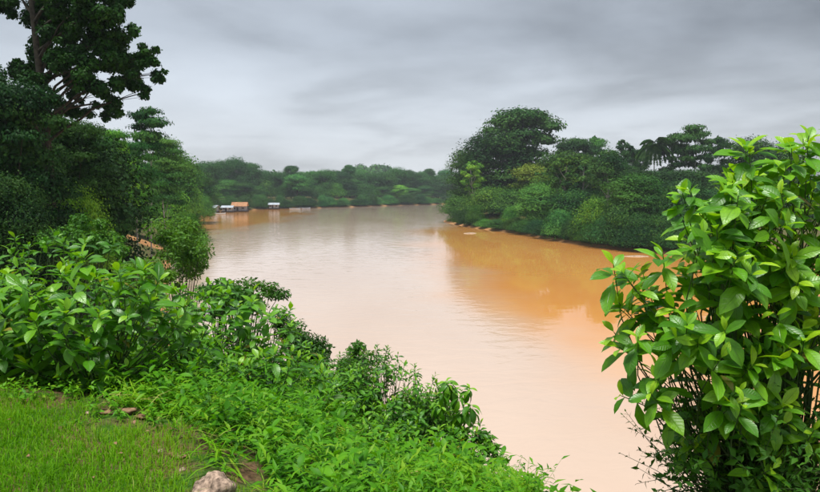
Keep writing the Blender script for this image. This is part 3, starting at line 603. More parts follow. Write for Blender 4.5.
# the great dark tree at the left edge
def great_tree():
    r = np.random.default_rng(77); D = 38.0; cl = []
    for px, py, q in [(45, 5, 28), (80, 10, 28), (110, 18, 22), (65, 33, 24), (95, 40, 26), (118, 34, 16), (36, 52, 17), (60, 55, 18), (88, 62, 24), (112, 64, 20), (135, 60, 16), (150, 60, 12), (156, 74, 9),
                      (126, 80, 15), (100, 88, 18), (110, 106, 13), (80, 84, 16), (18, 74, 15), (38, 80, 14), (5, 2, 13), (146, 92, 7), (70, 108, 15), (40, -28, 34), (88, -24, 32), (8, -30, 20), (120, -10, 18), (60, -62, 30), (8, 98, 16), (45, 118, 18)]:
        d = D + r.uniform(-2.6, 2.6); p = at(px, py, d); k = q / 643 * d
        cl.append((p[0], p[1], p[2], k * .5, k * .5, k * .4))
        for j in range(9):
            o_ = sphere(1, r)[0] * k * np.array((1.15, 1.15, .85)) * r.uniform(.6, 1.1); f = r.uniform(.2, .42)
            cl.append((p[0] + o_[0], p[1] + o_[1], p[2] + o_[2], k * f, k * f, k * f * .8))
    cl = np.array(cl); base = np.array(((47 - 410) / 643 * D, D, 0)); base[2] = h1(base[0], base[1])
    cl[:, :3] -= base
    V, Fc, ti = leaf_cloud(cl, 88000, .19, r, .3, 1.1, True)
    e_ = empty('great_tree', base, 'great dark tree towering over the left edge with a layered open crown', 'tree')
    c = obj('crown', meshdata('crown', V, Fc, M['near_tree'], tint=ti), e_); c.color = (.85, .95, .75, 1)
    b = Bag(); top = cl[:, 2].max() - 1.5; t = np.linspace(0, 1, 12)
    P = np.stack([.3 * np.sin(t * 4), .3 * np.sin(t * 3 + 1) - .25, -.3 + t * top], -1); P[:, :2] -= P[0, :2]
    b.tube(P, .34 * (1 - .8 * t) + .03, 9)
    for i in range(0, len(cl), 10):
        cc = cl[i, :3]; z0 = max(5.0, cc[2] - r.uniform(1.0, 3.2)); z0 = min(z0, top * .97)
        s0 = np.array([np.interp(z0, P[:, 2], P[:, j]) for j in range(3)]); q = np.linspace(0, 1, 7)[:, None]
        path = s0 + (cc - s0) * q + np.array((0, 0, .5)) * np.sin(q * math.pi) + r.normal(size=(7, 3)) * .09 * np.sin(q * math.pi)
        b.tube(path, np.linspace(.10, .02, 7), 6)
        for k in range(1, 4):
            c2 = cl[i + k, :3]; m_ = path[4]; b.tube(m_ + (c2 - m_) * np.linspace(0, 1, 4)[:, None], np.linspace(.018, .006, 4), 4)
    obj('trunk', b.mesh('trunk', M['bark']), e_)
great_tree()

# ------------------------------------------------------------------ broad leaved shrubs
def leafy_shrub(name, label, cat, base, tips, axes, leaf_len, per, tmpl, group=None, parts=300, seed=1, erect=(1.15, -.15), spread=.12, mats=('broad', 'broad_young'), tint=(1.35, 1.22, .8), stem_r=.009, petiole=.0, along=4):
    "stems end in whorls of leaves; the leaves that show largest are separate parts, the rest is one part"
    r = np.random.default_rng(seed); base = np.asarray(base, float); tips = np.asarray(tips, float); axes = unit(np.asarray(axes, float))
    e_ = empty(name, base, label, cat, group)
    b = Bag(); paths = []
    for t, a_ in zip(tips, axes):
        q = np.linspace(0, 1, 6)[:, None]; s0 = base + np.array((r.uniform(-.08, .08), r.uniform(-.08, .08), -.05))
        c1 = t - a_ * np.linalg.norm(t - s0) * .45
        path = (1 - q) ** 2 * s0 + 2 * q * (1 - q) * c1 + q ** 2 * t
        b.tube(path - base, np.linspace(stem_r, stem_r * .3, 6), 5)
        paths.append(path)
    pos = []; dr = []; nr = []; sc = []; yg = []
    for path in paths:                              # leaves set singly along the stems
        for k in range(along):
            f = r.uniform(.28, .92); p_ = np.array([np.interp(f, np.linspace(0, 1, 6), path[:, j]) for j in range(3)]); th = r.uniform(0, 6.28); el = r.uniform(-.4, .5)
            pos.append(p_); dr.append((math.cos(th) * math.cos(el), math.sin(th) * math.cos(el), math.sin(el))); nr.append(np.array((-math.cos(th) * math.sin(el), -math.sin(th) * math.sin(el), math.cos(el))) + r.normal(size=3) * .25)
            sc.append(leaf_len * r.uniform(.5, 1.0)); yg.append(False)
    for t, a_ in zip(tips, axes):
        ref = unit(np.cross(a_, np.array((.3, .8, .1)))); ref2 = np.cross(a_, ref)
        n = max(4, int(r.normal(per, per * .18))); ph = r.uniform(0, 6.28); ll = leaf_len * r.uniform(.75, 1.1)
        for k in range(n):
            f = k / (n - 1)                         # 0 = youngest, at the tip
            th = ph + k * 2.39996 + r.uniform(-.25, .25)
            out = ref * math.cos(th) + ref2 * math.sin(th)
            el = erect[0] + (erect[1] - erect[0]) * f ** .8 + r.uniform(-.22, .22)
            d = out * math.cos(el) + a_ * math.sin(el); d = d + np.array((0, 0, -.12 * f)); d = d / np.linalg.norm(d)
            nn_ = a_ * math.cos(el) - out * math.sin(el) + np.array((0, 0, .35)) + r.normal(size=3) * .22
            pos.append(t - a_ * spread * f * r.uniform(.7, 1.3) + d * petiole); dr.append(d); nr.append(nn_)
            sc.append(ll * (.42 + .62 * math.sin(min(1.0, f * 1.25 + .12) * 1.6)) * r.uniform(.6, 1.12)); yg.append(f < .22)
    pos = np.array(pos); dr = np.array(dr); nr = np.array(nr); sc = np.array(sc); yg = np.array(yg)
    Rm = frames(dr, nr)
    mid = pos + dr * sc[:, None] * .5
    u, v, dep = project(mid); vis = (u > -10) & (u < 830) & (v > -10) & (v < 502)
    cen = tips.mean(0)
    score = np.where(vis, np.linalg.norm(mid - np.array((0, 0, EYE)), axis=1) - .5 * sc - .35 * (mid[:, 2] - cen[2]), 1e6)
    order = np.argsort(score); chosen = np.zeros(len(pos), bool); chosen[order[:parts]] = True; chosen &= vis
    obj('stems', b.mesh('stems', M['stem']), e_)
    lm = {}
    for y in (0, 1):
        for k, tp in enumerate(tmpl):
            lm[(y, k)] = meshdata('leaf', tp[0], tp[1], M[mats[y]], uv=tp[2])
    vr = r.integers(0, len(tmpl), len(pos))
    for i in np.nonzero(chosen)[0]:
        o = bpy.data.objects.new('leaf', lm[(int(yg[i]), int(vr[i]))]); C.objects.link(o); o.parent = e_
        m4 = np.eye(4); m4[:3, :3] = Rm[i] * sc[i]; m4[:3, 3] = pos[i] - base
        o.matrix_basis = Matrix(m4.tolist()); o.color = tuple(tint) + (1,)
    for y in (0, 1):
        VV = []; FF = []; UU = []; TT = []; n0 = 0
        for k, tp in enumerate(tmpl):
            q = (~chosen) & (vr == k) & (yg == bool(y))
            if not q.any(): continue
            P, Fc, UV, nv = scatter(tp, pos[q] - base, Rm[q], sc[q]); VV.append(P); FF.append(Fc + n0); UU.append(UV); TT.append(np.repeat(r.random(q.sum()) * .98, nv)); n0 += len(P)
        if VV:
            o = obj('foliage', meshdata('foliage', np.concatenate(VV), np.concatenate(FF), M[mats[y]], uv=np.concatenate(UU), tint=np.concatenate(TT)), e_)
            o.color = tuple(tint) + (1,); tag(o, kind='stuff')
    return e_
def dome_tips(base, cen, rad, n, seed, low=-.2, fill=.25, up=.7, facing=0.0):
    "growing points over a rounded bush: most on its surface, some inside"
    r = np.random.default_rng(seed); d = []
    while len(d) < n:
        v = sphere(1, r)[0]
        if v[2] < low: continue
        if facing and v[1] > .35 and r.random() < facing: continue
        d.append(v)
    d = np.array(d); k = np.where(r.random(n) < fill, r.uniform(.45, .8, n), r.uniform(.85, 1.08, n))
    tips = np.asarray(cen) + d * np.asarray(rad) * k[:, None]
    ax = unit(d * (1 - up) + np.array((0, 0, up)) + r.normal(size=(n, 3)) * .18)
    return tips, ax
def bush(px, py, wpx, hpx, d, n, leaf_len, per, label, name='broad_leaved_shrub', tm=BROAD, parts=160, seed=1, low=-.8, deep=.8, group='broad leaved shrubs on the left slope', **kw):
    "a rounded shrub whose crown centre lies on a sight line at depth d"
    c = at(px, py, d); rx = wpx / 643 * d / 2; rz_ = hpx / 643 * d / 2
    up = kw.pop('up', .7); cat = kw.pop('cat', 'shrub')
    base = np.array((c[0], c[1] + .1, h1(c[0], c[1] + .1)))
    tips, ax = dome_tips(base, c, (rx, rx * deep, rz_), n, seed, low, up=up, facing=.5)
    tips[:, 2] = np.maximum(tips[:, 2], H(tips[:, 0], tips[:, 1]) + .12)
    return leafy_shrub(name, label, cat, base, tips, ax, leaf_len, per, tm, group=group, parts=parts, seed=seed, **kw)

# the big shrub at the right, close to the lens
rb = np.array((2.35, 3.75, h1(2.35, 3.75))); tips = []; axs = []
for (px, py, wx, hy, d, n, sd) in [(780, 228, 180, 180, 3.6, 44, 1), (705, 300, 190, 170, 3.4, 44, 2), (800, 330, 170, 190, 3.5, 32, 3), (685, 372, 140, 110, 3.35, 22, 4), (825, 180, 110, 120, 3.8, 14, 6), (745, 420, 160, 100, 3.5, 24, 7), (805, 440, 150, 140, 3.55, 24, 9), (760, 300, 190, 240, 3.95, 36, 10), (722, 215, 100, 90, 3.5, 16, 11)]:
    c = at(px, py, d); a_, b_ = dome_tips(rb, c, (wx / 643 * d / 2, .36, hy / 643 * d / 2), n, sd, -.55, .2, .55, .55); tips.append(a_); axs.append(b_ + np.array((0, -.22, 0)))
leafy_shrub('big_leaved_shrub', 'big glossy leaved shrub filling the right edge close to the viewer', 'shrub', rb, np.concatenate(tips), np.concatenate(axs), .195, 9, BROAD + WIDE[:2], parts=300, seed=12, stem_r=.008, along=1, erect=(.95, -.2), tint=(1.8, 1.45, .75))
# thin twigs with small dark leaves under it
c = at(750, 452, 3.45); t_, a_ = dome_tips(rb, c, (.75, .55, .55), 330, 8, -.9, .5, .2)
leafy_shrub('twiggy_shrub', 'dark twiggy undergrowth of small leaves below the big leaved shrub', 'shrub', (2.1, 3.9, h1(2.1, 3.9)), t_, a_, .062, 9, [OVAL, LANCE], parts=0, seed=14, stem_r=.004, mats=('small', 'small'), tint=(.8, .85, .7), spread=.16)

bush(92, 318, 190, 130, 5.6, 80, .215, 8, 'largest broad leaved shrub at the edge of the lawn', tm=WIDE + BROAD, parts=300, seed=31, low=-.95)
bush(15, 335, 130, 120, 5.7, 48, .205, 8, 'broad leaved shrub cut by the left edge beside the lawn', tm=WIDE, parts=180, seed=32, low=-.95)
bush(172, 335, 120, 90, 6.4, 48, .18, 8, 'broad leaved shrub right of the largest lawn edge shrub', tm=BROAD, parts=180, seed=33, low=-.95)
bush(45, 272, 170, 80, 8.5, 60, .19, 8, 'leafy shrub behind the largest lawn edge shrub, at the left', tm=BROAD, parts=200, seed=34, tint=(.85, .92, .9))
bush(135, 296, 130, 50, 9.5, 44, .19, 8, 'low leafy shrub between the lawn edge shrub and the bare earth', tm=BROAD, parts=160, seed=35, tint=(.9, .95, .9))
bush(236, 322, 110, 80, 8.0, 40, .20, 8, 'broad leaved shrub in the middle of the slope beside the river', tm=WIDE, parts=180, seed=36)
bush(268, 385, 130, 80, 6.6, 36, .20, 8, 'light green shrub low on the slope above the ground cover', tm=BROAD, parts=200, seed=37, tint=(1.25, 1.15, 1))
bush(198, 372, 110, 70, 6.2, 32, .15, 8, 'small leaved shrub between the lawn edge shrub and the light shrub', tm=BROAD, parts=140, seed=38)
bush(385, 405, 120, 90, 8.4, 46, .14, 8, 'green shrub at the middle of the riverside slope', tm=BROAD, parts=180, seed=39, tint=(.9, .95, .9))
bush(378, 366, 50, 46, 8.8, 44, .11, 8, 'upright bushy sapling rising above the riverside shrubs', tm=BROAD, parts=60, seed=40, tint=(.8, .85, .85), low=-.9)
bush(455, 402, 44, 44, 7.8, 16, .19, 11, 'drooping long leaved plant at the right end of the slope', 'drooping plant', tm=[BROAD[2]], parts=120, seed=41, low=-.6, erect=(.5, -1.0), up=.9, spread=.05)
bush(440, 432, 90, 50, 7.8, 26, .12, 8, 'low shrub beneath the drooping long leaved plant', tm=BROAD, parts=100, seed=42)

bush(338, 398, 100, 70, 8.4, 50, .15, 8, 'bright leafy shrub below the upright bushy sapling', tm=BROAD, parts=180, seed=43, tint=(1.2, 1.15, .9))
bush(300, 372, 90, 60, 8.8, 44, .14, 8, 'leafy shrub right of the middle slope shrub', tm=BROAD, parts=160, seed=44)
bush(412, 428, 90, 70, 7.9, 44, .14, 8, 'bright shrub left of the drooping long leaved plant', tm=BROAD, parts=160, seed=45, tint=(1.2, 1.15, .9))
bush(350, 372, 44, 46, 9.0, 34, .10, 8, 'second bushy sapling left of the upright one', tm=BROAD, parts=60, seed=46, tint=(.9, .9, .8))
bush(422, 396, 50, 46, 8.5, 30, .12, 8, 'leafy shoot between the upright sapling and the drooping plant', tm=BROAD, parts=60, seed=47)
bush(236, 350, 110, 60, 7.7, 44, .16, 8, 'leafy shrub filling the slope under the middle shrub', tm=BROAD, parts=140, seed=48)
bush(262, 332, 70, 60, 8.6, 34, .15, 8, 'dense shrub right of the middle slope shrub by the water', tm=BROAD, parts=120, seed=49, tint=(.85, .9, .8))
bush(400, 452, 110, 60, 7.3, 44, .13, 8, 'bright leafy mass below the drooping plant', tm=BROAD, parts=140, seed=51, tint=(1.4, 1.25, .9))
bush(345, 432, 120, 60, 7.2, 44, .13, 8, 'bright leafy mass above the ground cover at bottom centre', tm=BROAD, parts=140, seed=52, tint=(1.4, 1.25, .9))
bush(455, 452, 70, 60, 7.3, 34, .12, 8, 'small bright shrub at the right end of the slope', tm=BROAD, parts=120, seed=53, tint=(1.25, 1.2, .9))
bush(392, 392, 90, 60, 8.5, 44, .12, 8, 'dense shrub under the upright bushy sapling', tm=BROAD, parts=120, seed=54)
# finely leaved shrubs and saplings
def fine_shrub(px, py, wpx, hpx, d, nleaf, ll, label, seed, tint, tmpl=OVAL, ncl=16, name='fine_leaved_shrub', mat='small', group='finely leaved shrubs on the left slope', cat='shrub'):
    r = np.random.default_rng(seed); c = at(px, py, d); base = np.array((c[0], c[1], h1(c[0], c[1]))); rx = wpx / 643 * d / 2; rz_ = hpx / 643 * d / 2
    cl = []
    for i in range(ncl):
        v = sphere(1, r)[0] * r.uniform(.25, 1.0); k = r.uniform(.2, .42)
        cl.append((v[0] * rx, v[1] * rx, v[2] * rz_, k * rx, k * rx, k * rz_ * .9))
    cl = np.array(cl); k = r.integers(0, ncl, nleaf); dd = sphere(nleaf, r); rad = 1 - .6 * r.random(nleaf) ** 1.4
    pos = cl[k, :3] + dd * cl[k, 3:] * rad[:, None] + (c - base)
    nr = unit(dd * .6 + np.array((0, 0, .7)) + r.normal(size=(nleaf, 3)) * .4); dr = unit(np.cross(nr, r.normal(size=(nleaf, 3))) + dd * .4 + np.array((0, 0, -.2)))
    P, Fc, UV, nv = scatter(tmpl, pos, frames(dr, nr), ll * r.uniform(.6, 1.3, nleaf))
    e_ = empty(name, base, label, cat, group)
    ti = np.clip(r.random(ncl)[k] * .5 + r.random(nleaf) * .5, 0, .99)
    o = obj('crown', meshdata('crown', P, Fc, M[mat], uv=UV, tint=np.repeat(ti, nv)), e_); o.color = tuple(tint) + (1,)
    b = Bag(); h = c[2] - base[2]
    for i in range(ncl):
        q = np.linspace(0, 1, 6)[:, None]; t = cl[i, :3] + (c - base); s0 = np.array((r.uniform(-.05, .05), 0, -.1)); m_ = np.array((t[0] * .2, t[1] * .2, t[2] * .6))
        path = (1 - q) ** 2 * s0 + 2 * q * (1 - q) * m_ + q ** 2 * t; b.tube(path, np.linspace(.012 + .004 * h, .004, 6), 5)
    obj('stems', b.mesh('stems', M['bark']), e_)
fine_shrub(178, 252, 64, 76, 27, 5200, .16, 'dark riverside tree overlapping the water left of centre', 61, (1.1, 1.0, .8), name='riverside_tree', cat='tree', ncl=22)
fine_shrub(140, 280, 70, 44, 22, 3500, .15, 'low olive shrub left of the dark riverside tree', 62, (1.3, 1.1, .8), ncl=18)
fine_shrub(88, 240, 70, 50, 24, 4200, .15, 'mixed green shrub below the yellow green shrub', 63, (1.3, 1.2, .8), ncl=18)
fine_shrub(246, 298, 80, 42, 11.5, 3600, .075, 'finely leaved shrub behind the middle shrub, against the water', 64, (.8, .8, .75))
fine_shrub(312, 352, 60, 50, 11, 3400, .07, 'dark finely leaved sapling in front of the river', 65, (.6, .62, .65))
fine_shrub(345, 395, 90, 80, 9.2, 3600, .075, 'dark leafy thicket between the sapling and the riverside shrub', 66, (.8, .85, .8))
fine_shrub(292, 330, 50, 40, 11.5, 2000, .07, 'grey green twiggy shrub above the light green shrub', 67, (.75, .72, .75))
fine_shrub(420, 420, 80, 70, 9.0, 2600, .075, 'green thicket behind the drooping plant', 68, (.9, .95, .8))
fine_shrub(400, 440, 120, 70, 8.2, 3600, .08, 'leafy green thicket low behind the ground cover at centre', 70, (1.1, 1.1, .9))
fine_shrub(300, 400, 110, 70, 8.6, 3600, .08, 'green thicket below the dark finely leaved sapling', 71, (1.0, 1.0, .9))
fine_shrub(470, 455, 80, 50, 7.6, 2200, .08, 'small green thicket at the right end of the slope', 72, (1.2, 1.2, .9))
fine_shrub(345, 365, 70, 50, 10, 2400, .07, 'dark airy shrub between the sapling and the upright bushy sapling', 73, (.75, .8, .75))
fine_shrub(215, 300, 70, 40, 10.5, 2600, .08, 'dark small leaved shrub left of the middle shrub', 69, (.8, .85, .8))

# ------------------------------------------------------------------ ground cover, grass, stones
def lawn_edge(x): return np.interp(x, LAWN_X, LAWN_Y)
def lawn_side(x, y):
    "positive on the lawn"
    return np.where(x > -.55, -1.0, lawn_edge(x) - y) + .12 * np.sin(x * 7.0) + .07 * np.sin(x * 17 + y * 5)
r_ = np.random.default_rng(91)
# grass blades
K = 190000
x = r_.uniform(-6.2, -.5, K); y = r_.uniform(2.6, 6.6, K); s_ = lawn_side(x, y)
patch = wob(x, y, 3.1, 8); keep = (s_ > 0) & (r_.random(K) < np.clip((s_ - .26 * (x > -2.7)) * 1.5 + .34 + .3 * patch, .08, 1)) & (np.abs(x) < y * .78 + .2)
x = x[keep]; y = y[keep]; s_ = s_[keep]; K = len(x)
z = H(x, y); hgt = r_.gamma(5, .0072, K) * (1 + .35 * wob(x, y, 5, 9)) + .012; th = r_.uniform(0, 6.28, K); lean = r_.uniform(.1, .9, K)
dd = np.stack([np.cos(th), np.sin(th), 0 * th], -1); sd = np.stack([-np.sin(th), np.cos(th), 0 * th], -1); wd = r_.uniform(.0014, .0032, K)
b0 = np.stack([x, y, z - .004], -1); up_ = np.array((0, 0, 1.0))
m1 = b0 + up_ * (hgt * .6)[:, None] + dd * (hgt * lean * .3)[:, None]; t1 = b0 + up_ * (hgt * (1 - .35 * lean))[:, None] + dd * (hgt * lean)[:, None]
V_ = np.stack([b0 - sd * wd[:, None], b0 + sd * wd[:, None], m1 + sd * wd[:, None] * .8, m1 - sd * wd[:, None] * .8, t1 + sd * wd[:, None] * .1, t1 - sd * wd[:, None] * .1], 1)
F_ = (np.array([(0, 1, 2, 3), (3, 2, 4, 5)])[None] + (np.arange(K) * 6)[:, None, None]).reshape(-1, 4)
ti = np.clip(.52 + .26 * wob(x, y, 1.7, 11) + r_.normal(size=K) * .16 + .18 * np.clip(.6 - s_, 0, 1), 0, .98)
lawn = obj('lawn_grass', meshdata('lawn_grass', V_.reshape(-1, 3), F_, M['grass'], tint=np.repeat(ti, 6)))
tag(lawn, 'short sunny green lawn grass in the lower left corner', 'grass', kind='stuff')

def herbs(name, label, X, Y, hmean, ll, nl, tmpl, tints, seed, mat='herb', color=(1, 1, 1)):
    r = np.random.default_rng(seed); K = len(X); Z = H(X, Y)
    hh = hmean * r.uniform(.5, 1.45, K); lean = r.normal(size=(K, 2)) * .38
    pos = []; dr = []; nr = []; sc = []; tt = []
    th0 = r.uniform(0, 6.28, K); tb = np.clip(tints + .18 * r.normal(size=K), 0, .98)
    for k in range(nl):
        f = .25 + .75 * k / (nl - 1); th = th0 + k * 2.4 + r.uniform(-.3, .3, K); el = r.uniform(-.55, .8, K) + .6 * (f - .6)
        p = np.stack([X + lean[:, 0] * hh * f, Y + lean[:, 1] * hh * f, Z + hh * f], -1)
        d = np.stack([np.cos(th) * np.cos(el), np.sin(th) * np.cos(el), np.sin(el)], -1)
        n = np.stack([-np.cos(th) * np.sin(el), -np.sin(th) * np.sin(el), np.cos(el)], -1) + r.normal(size=(K, 3)) * .32
        pos.append(p); dr.append(d); nr.append(n); sc.append(ll * r.uniform(.55, 1.25, K) * (1.15 - .4 * f)); tt.append(np.clip(tb + .25 * (f - .6) + .1 * r.normal(size=K), 0, .98))
    P, Fc, UV, nv = scatter(tmpl, np.concatenate(pos), frames(np.concatenate(dr), np.concatenate(nr)), np.concatenate(sc))
    b0 = np.stack([X, Y, Z - .02], -1); t0 = np.stack([X + lean[:, 0] * hh, Y + lean[:, 1] * hh, Z + hh], -1); sw = np.stack([np.cos(th0), np.sin(th0), 0 * th0], -1) * .0022
    SV = np.stack([b0 - sw, b0 + sw, t0 + sw * .5, t0 - sw * .5], 1).reshape(-1, 3); n0 = len(P)
    P = np.concatenate([P, SV]); Fc = np.concatenate([Fc, np.arange(K * 4).reshape(-1, 4) + n0]); UV = np.concatenate([UV, np.ones((K * 4, 2)) * .5])
    o = obj(name, meshdata(name, P, Fc, M[mat], uv=UV, tint=np.concatenate([np.repeat(np.concatenate(tt), nv), np.repeat(tb * .5, 4)]))); o.color = tuple(color) + (1,)
    return tag(o, label, 'ground cover', kind='stuff')
# bright lance leaved herbs over the slope below the lawn
K = 6000; x = r_.uniform(-2.6, 2.2, K); y = r_.uniform(3.0, 8.4, K); s_ = lawn_side(x, y); cl_ = wob(x, y, 2.6, 21)
keep = (s_ < -.10) & (r_.random(K) < np.clip(-s_ * 1.6, .12, 1) * np.clip(.75 + .5 * cl_, .15, 1)) & (x < y * .20 + .02); x = x[keep]; y = y[keep]; cl_ = cl_[keep]
herbs('ground_cover', 'bright green leafy herbs covering the slope below the lawn', x, y, .15 * (1.25 + .8 * cl_), .105, 8, LANCE, .5 + .35 * wob(x, y, 1.9, 12), 5)
K = 1500; x = r_.uniform(-2.6, 2.2, K); y = r_.uniform(3.3, 9.5, K); s_ = lawn_side(x, y); cl_ = wob(x, y, 1.7, 22)
keep = (s_ < -.35) & (cl_ > -.1) & (x < y * .12); x = x[keep]; y = y[keep]
herbs('tall_herbs', 'taller broad leaved weeds standing in patches among the low herbs', x, y, .28, .13, 8, BROAD[1], .4 + .35 * wob(x, y, 1.2, 23), 8)
K = 5200; x = r_.uniform(-2.2, 2.2, K); y = r_.uniform(3.0, 9, K); s_ = lawn_side(x, y); cl_ = wob(x, y, 2.1, 24)
keep = (s_ < -.05) & (cl_ > .0) & (x < y * .20 + .05); x = x[keep]; y = y[keep]
herbs('long_grass', 'long narrow grass blades arching out of the herbs', x, y, .10, .26, 5, BLADE, .6 + .3 * wob(x, y, 1.3, 25), 9, mat='grass')
K = 3800; x = r_.uniform(-7, -1.0, K); y = r_.uniform(3.4, 8.2, K); s_ = lawn_side(x, y)
keep = (s_ < .22) & (s_ > -2.0) & (r_.random(K) < np.clip(.55 - s_, .2, 1)); x = x[keep]; y = y[keep]
herbs('creeping_herbs', 'low small leaved creeping herbs along the lawn edge under the shrubs', x, y, .10, .055, 9, OVAL, .45 + .3 * wob(x, y, 2.0, 13), 6)
K = 6000; x = r_.uniform(-16, 6, K); y = r_.uniform(6.5, 22, K)
keep = (H(x, y) > .6) & (x < y * .28) & (x > -y * .72); x = x[keep]; y = y[keep]
herbs('bank_undergrowth', 'mixed green undergrowth covering the lower river bank slope', x, y, .34, .20, 8, OVAL, .4 + .3 * wob(x, y, 1.1, 14), 7, color=(.75, .8, .8))

K = 900; x = r_.uniform(-6, -.8, K); y = r_.uniform(2.9, 6.2, K); s_ = lawn_side(x, y)
keep = (s_ > 0) & (wob(x, y, 2.4, 31) > .1); x = x[keep]; y = y[keep]
herbs('lawn_weeds', 'small round leaved weeds scattered through the lawn grass', x, y, .035, .035, 6, OVAL, .4 + .3 * wob(x, y, 2.0, 32), 16)

def stone(name, label, c, rad, seed, mat, cat='stone', group=None, sub=4, rough=.22):
    import bmesh
    r = np.random.default_rng(seed); bm = bmesh.new(); bmesh.ops.create_icosphere(bm, subdivisions=sub, radius=1.0)
    for v in bm.verts:
        p = np.array(v.co); k = 1.0
        for q, am in ((2.1, rough), (4.3, rough * .5), (9, rough * .28), (19, rough * .16)):
            k += am * math.sin(p[0] * q + seed) * math.sin(p[1] * q * 1.1 + seed * 2.1) + am * .6 * math.sin(p[2] * q * 1.3 + p[0] * q * .7 + seed)
        v.co = Vector((p[0] * rad[0] * k, p[1] * rad[1] * k, p[2] * rad[2] * k))
    m = bpy.data.meshes.new(name); bm.to_mesh(m); bm.free(); m.materials.append(M[mat])
    for p in m.polygons: p.use_smooth = True
    o = obj(name, m, None, c); tag(o, label, cat, group); return o
def on_ground(px, py):
    x, y, z = ray(px, py)
    for d in np.arange(2.0, 12, .01):
        k = d / y
        if EYE + z * k <= h1(x * k, d): return np.array((x * k, d, EYE + z * k))
p = on_ground(217, 492); stone('rock', 'weathered pinkish rock at the bottom edge beside the ground cover', p + np.array((0, .0, -.005)), (.115, .13, .10), 3, 'rock', 'rock')
for i, (px, py, q, lb) in enumerate([(182, 471, .020, 'small pale stone left of the pinkish rock'), (150, 480, .013, 'tiny pale pebble on the lawn left of the rock'), (172, 478, .010, 'tiny pebble nearest to the small pale stone'),
                                    (88, 414, .022, 'pale stone at the upper edge of the lawn'), (160, 452, .022, 'orange tinted stone on the bare soil at the lawn edge'), (118, 447, .012, 'small reddish pebble in the middle of the lawn edge')]):
    p = on_ground(px, py); stone('small_stone', lb, p + np.array((0, 0, q * .3)), (q * 1.2, q, q * .75), 10 + i, 'rock', 'stone', 'small stones on the lawn', 2)
for i, (px, py, q, lb) in enumerate([(124, 412, .05, 'crumbling soil clod at the far lawn edge'), (106, 413, .04, 'flat soil clod left of the crumbling clod'), (178, 456, .032, 'long orange soil clod above the pinkish rock'), (143, 417, .03, 'small soil clod right of the crumbling clod')]):
    p = on_ground(px, py); stone('soil_clod', lb, p + np.array((0, 0, q * .12)), (q * 1.6, q, q * .5), 30 + i, 'clod', 'soil', 'soil clods on the lawn edge', 3, .3)
dl = [(12, 424), (115, 447), (30, 462), (70, 470), (52, 440), (150, 436), (118, 459), (14, 441), (95, 482), (135, 425), (146, 399), (170, 404), (176, 398)]
for i, (px, py) in enumerate(dl):
    p = on_ground(px, py); V, Fc, UV = WIDE[1]; q = random.uniform(.03, .045)
    o = obj('fallen_leaf', meshdata('fallen_leaf', V * q, Fc, M['dry_leaf'], uv=UV), None, p + np.array((0, 0, .035))); o.rotation_euler = (random.uniform(-.4, .4), random.uniform(-.5, .5), random.uniform(0, 6.3))
    tag(o, 'dry brown fallen leaf lying on the lawn', 'leaf', 'fallen leaves on the lawn')

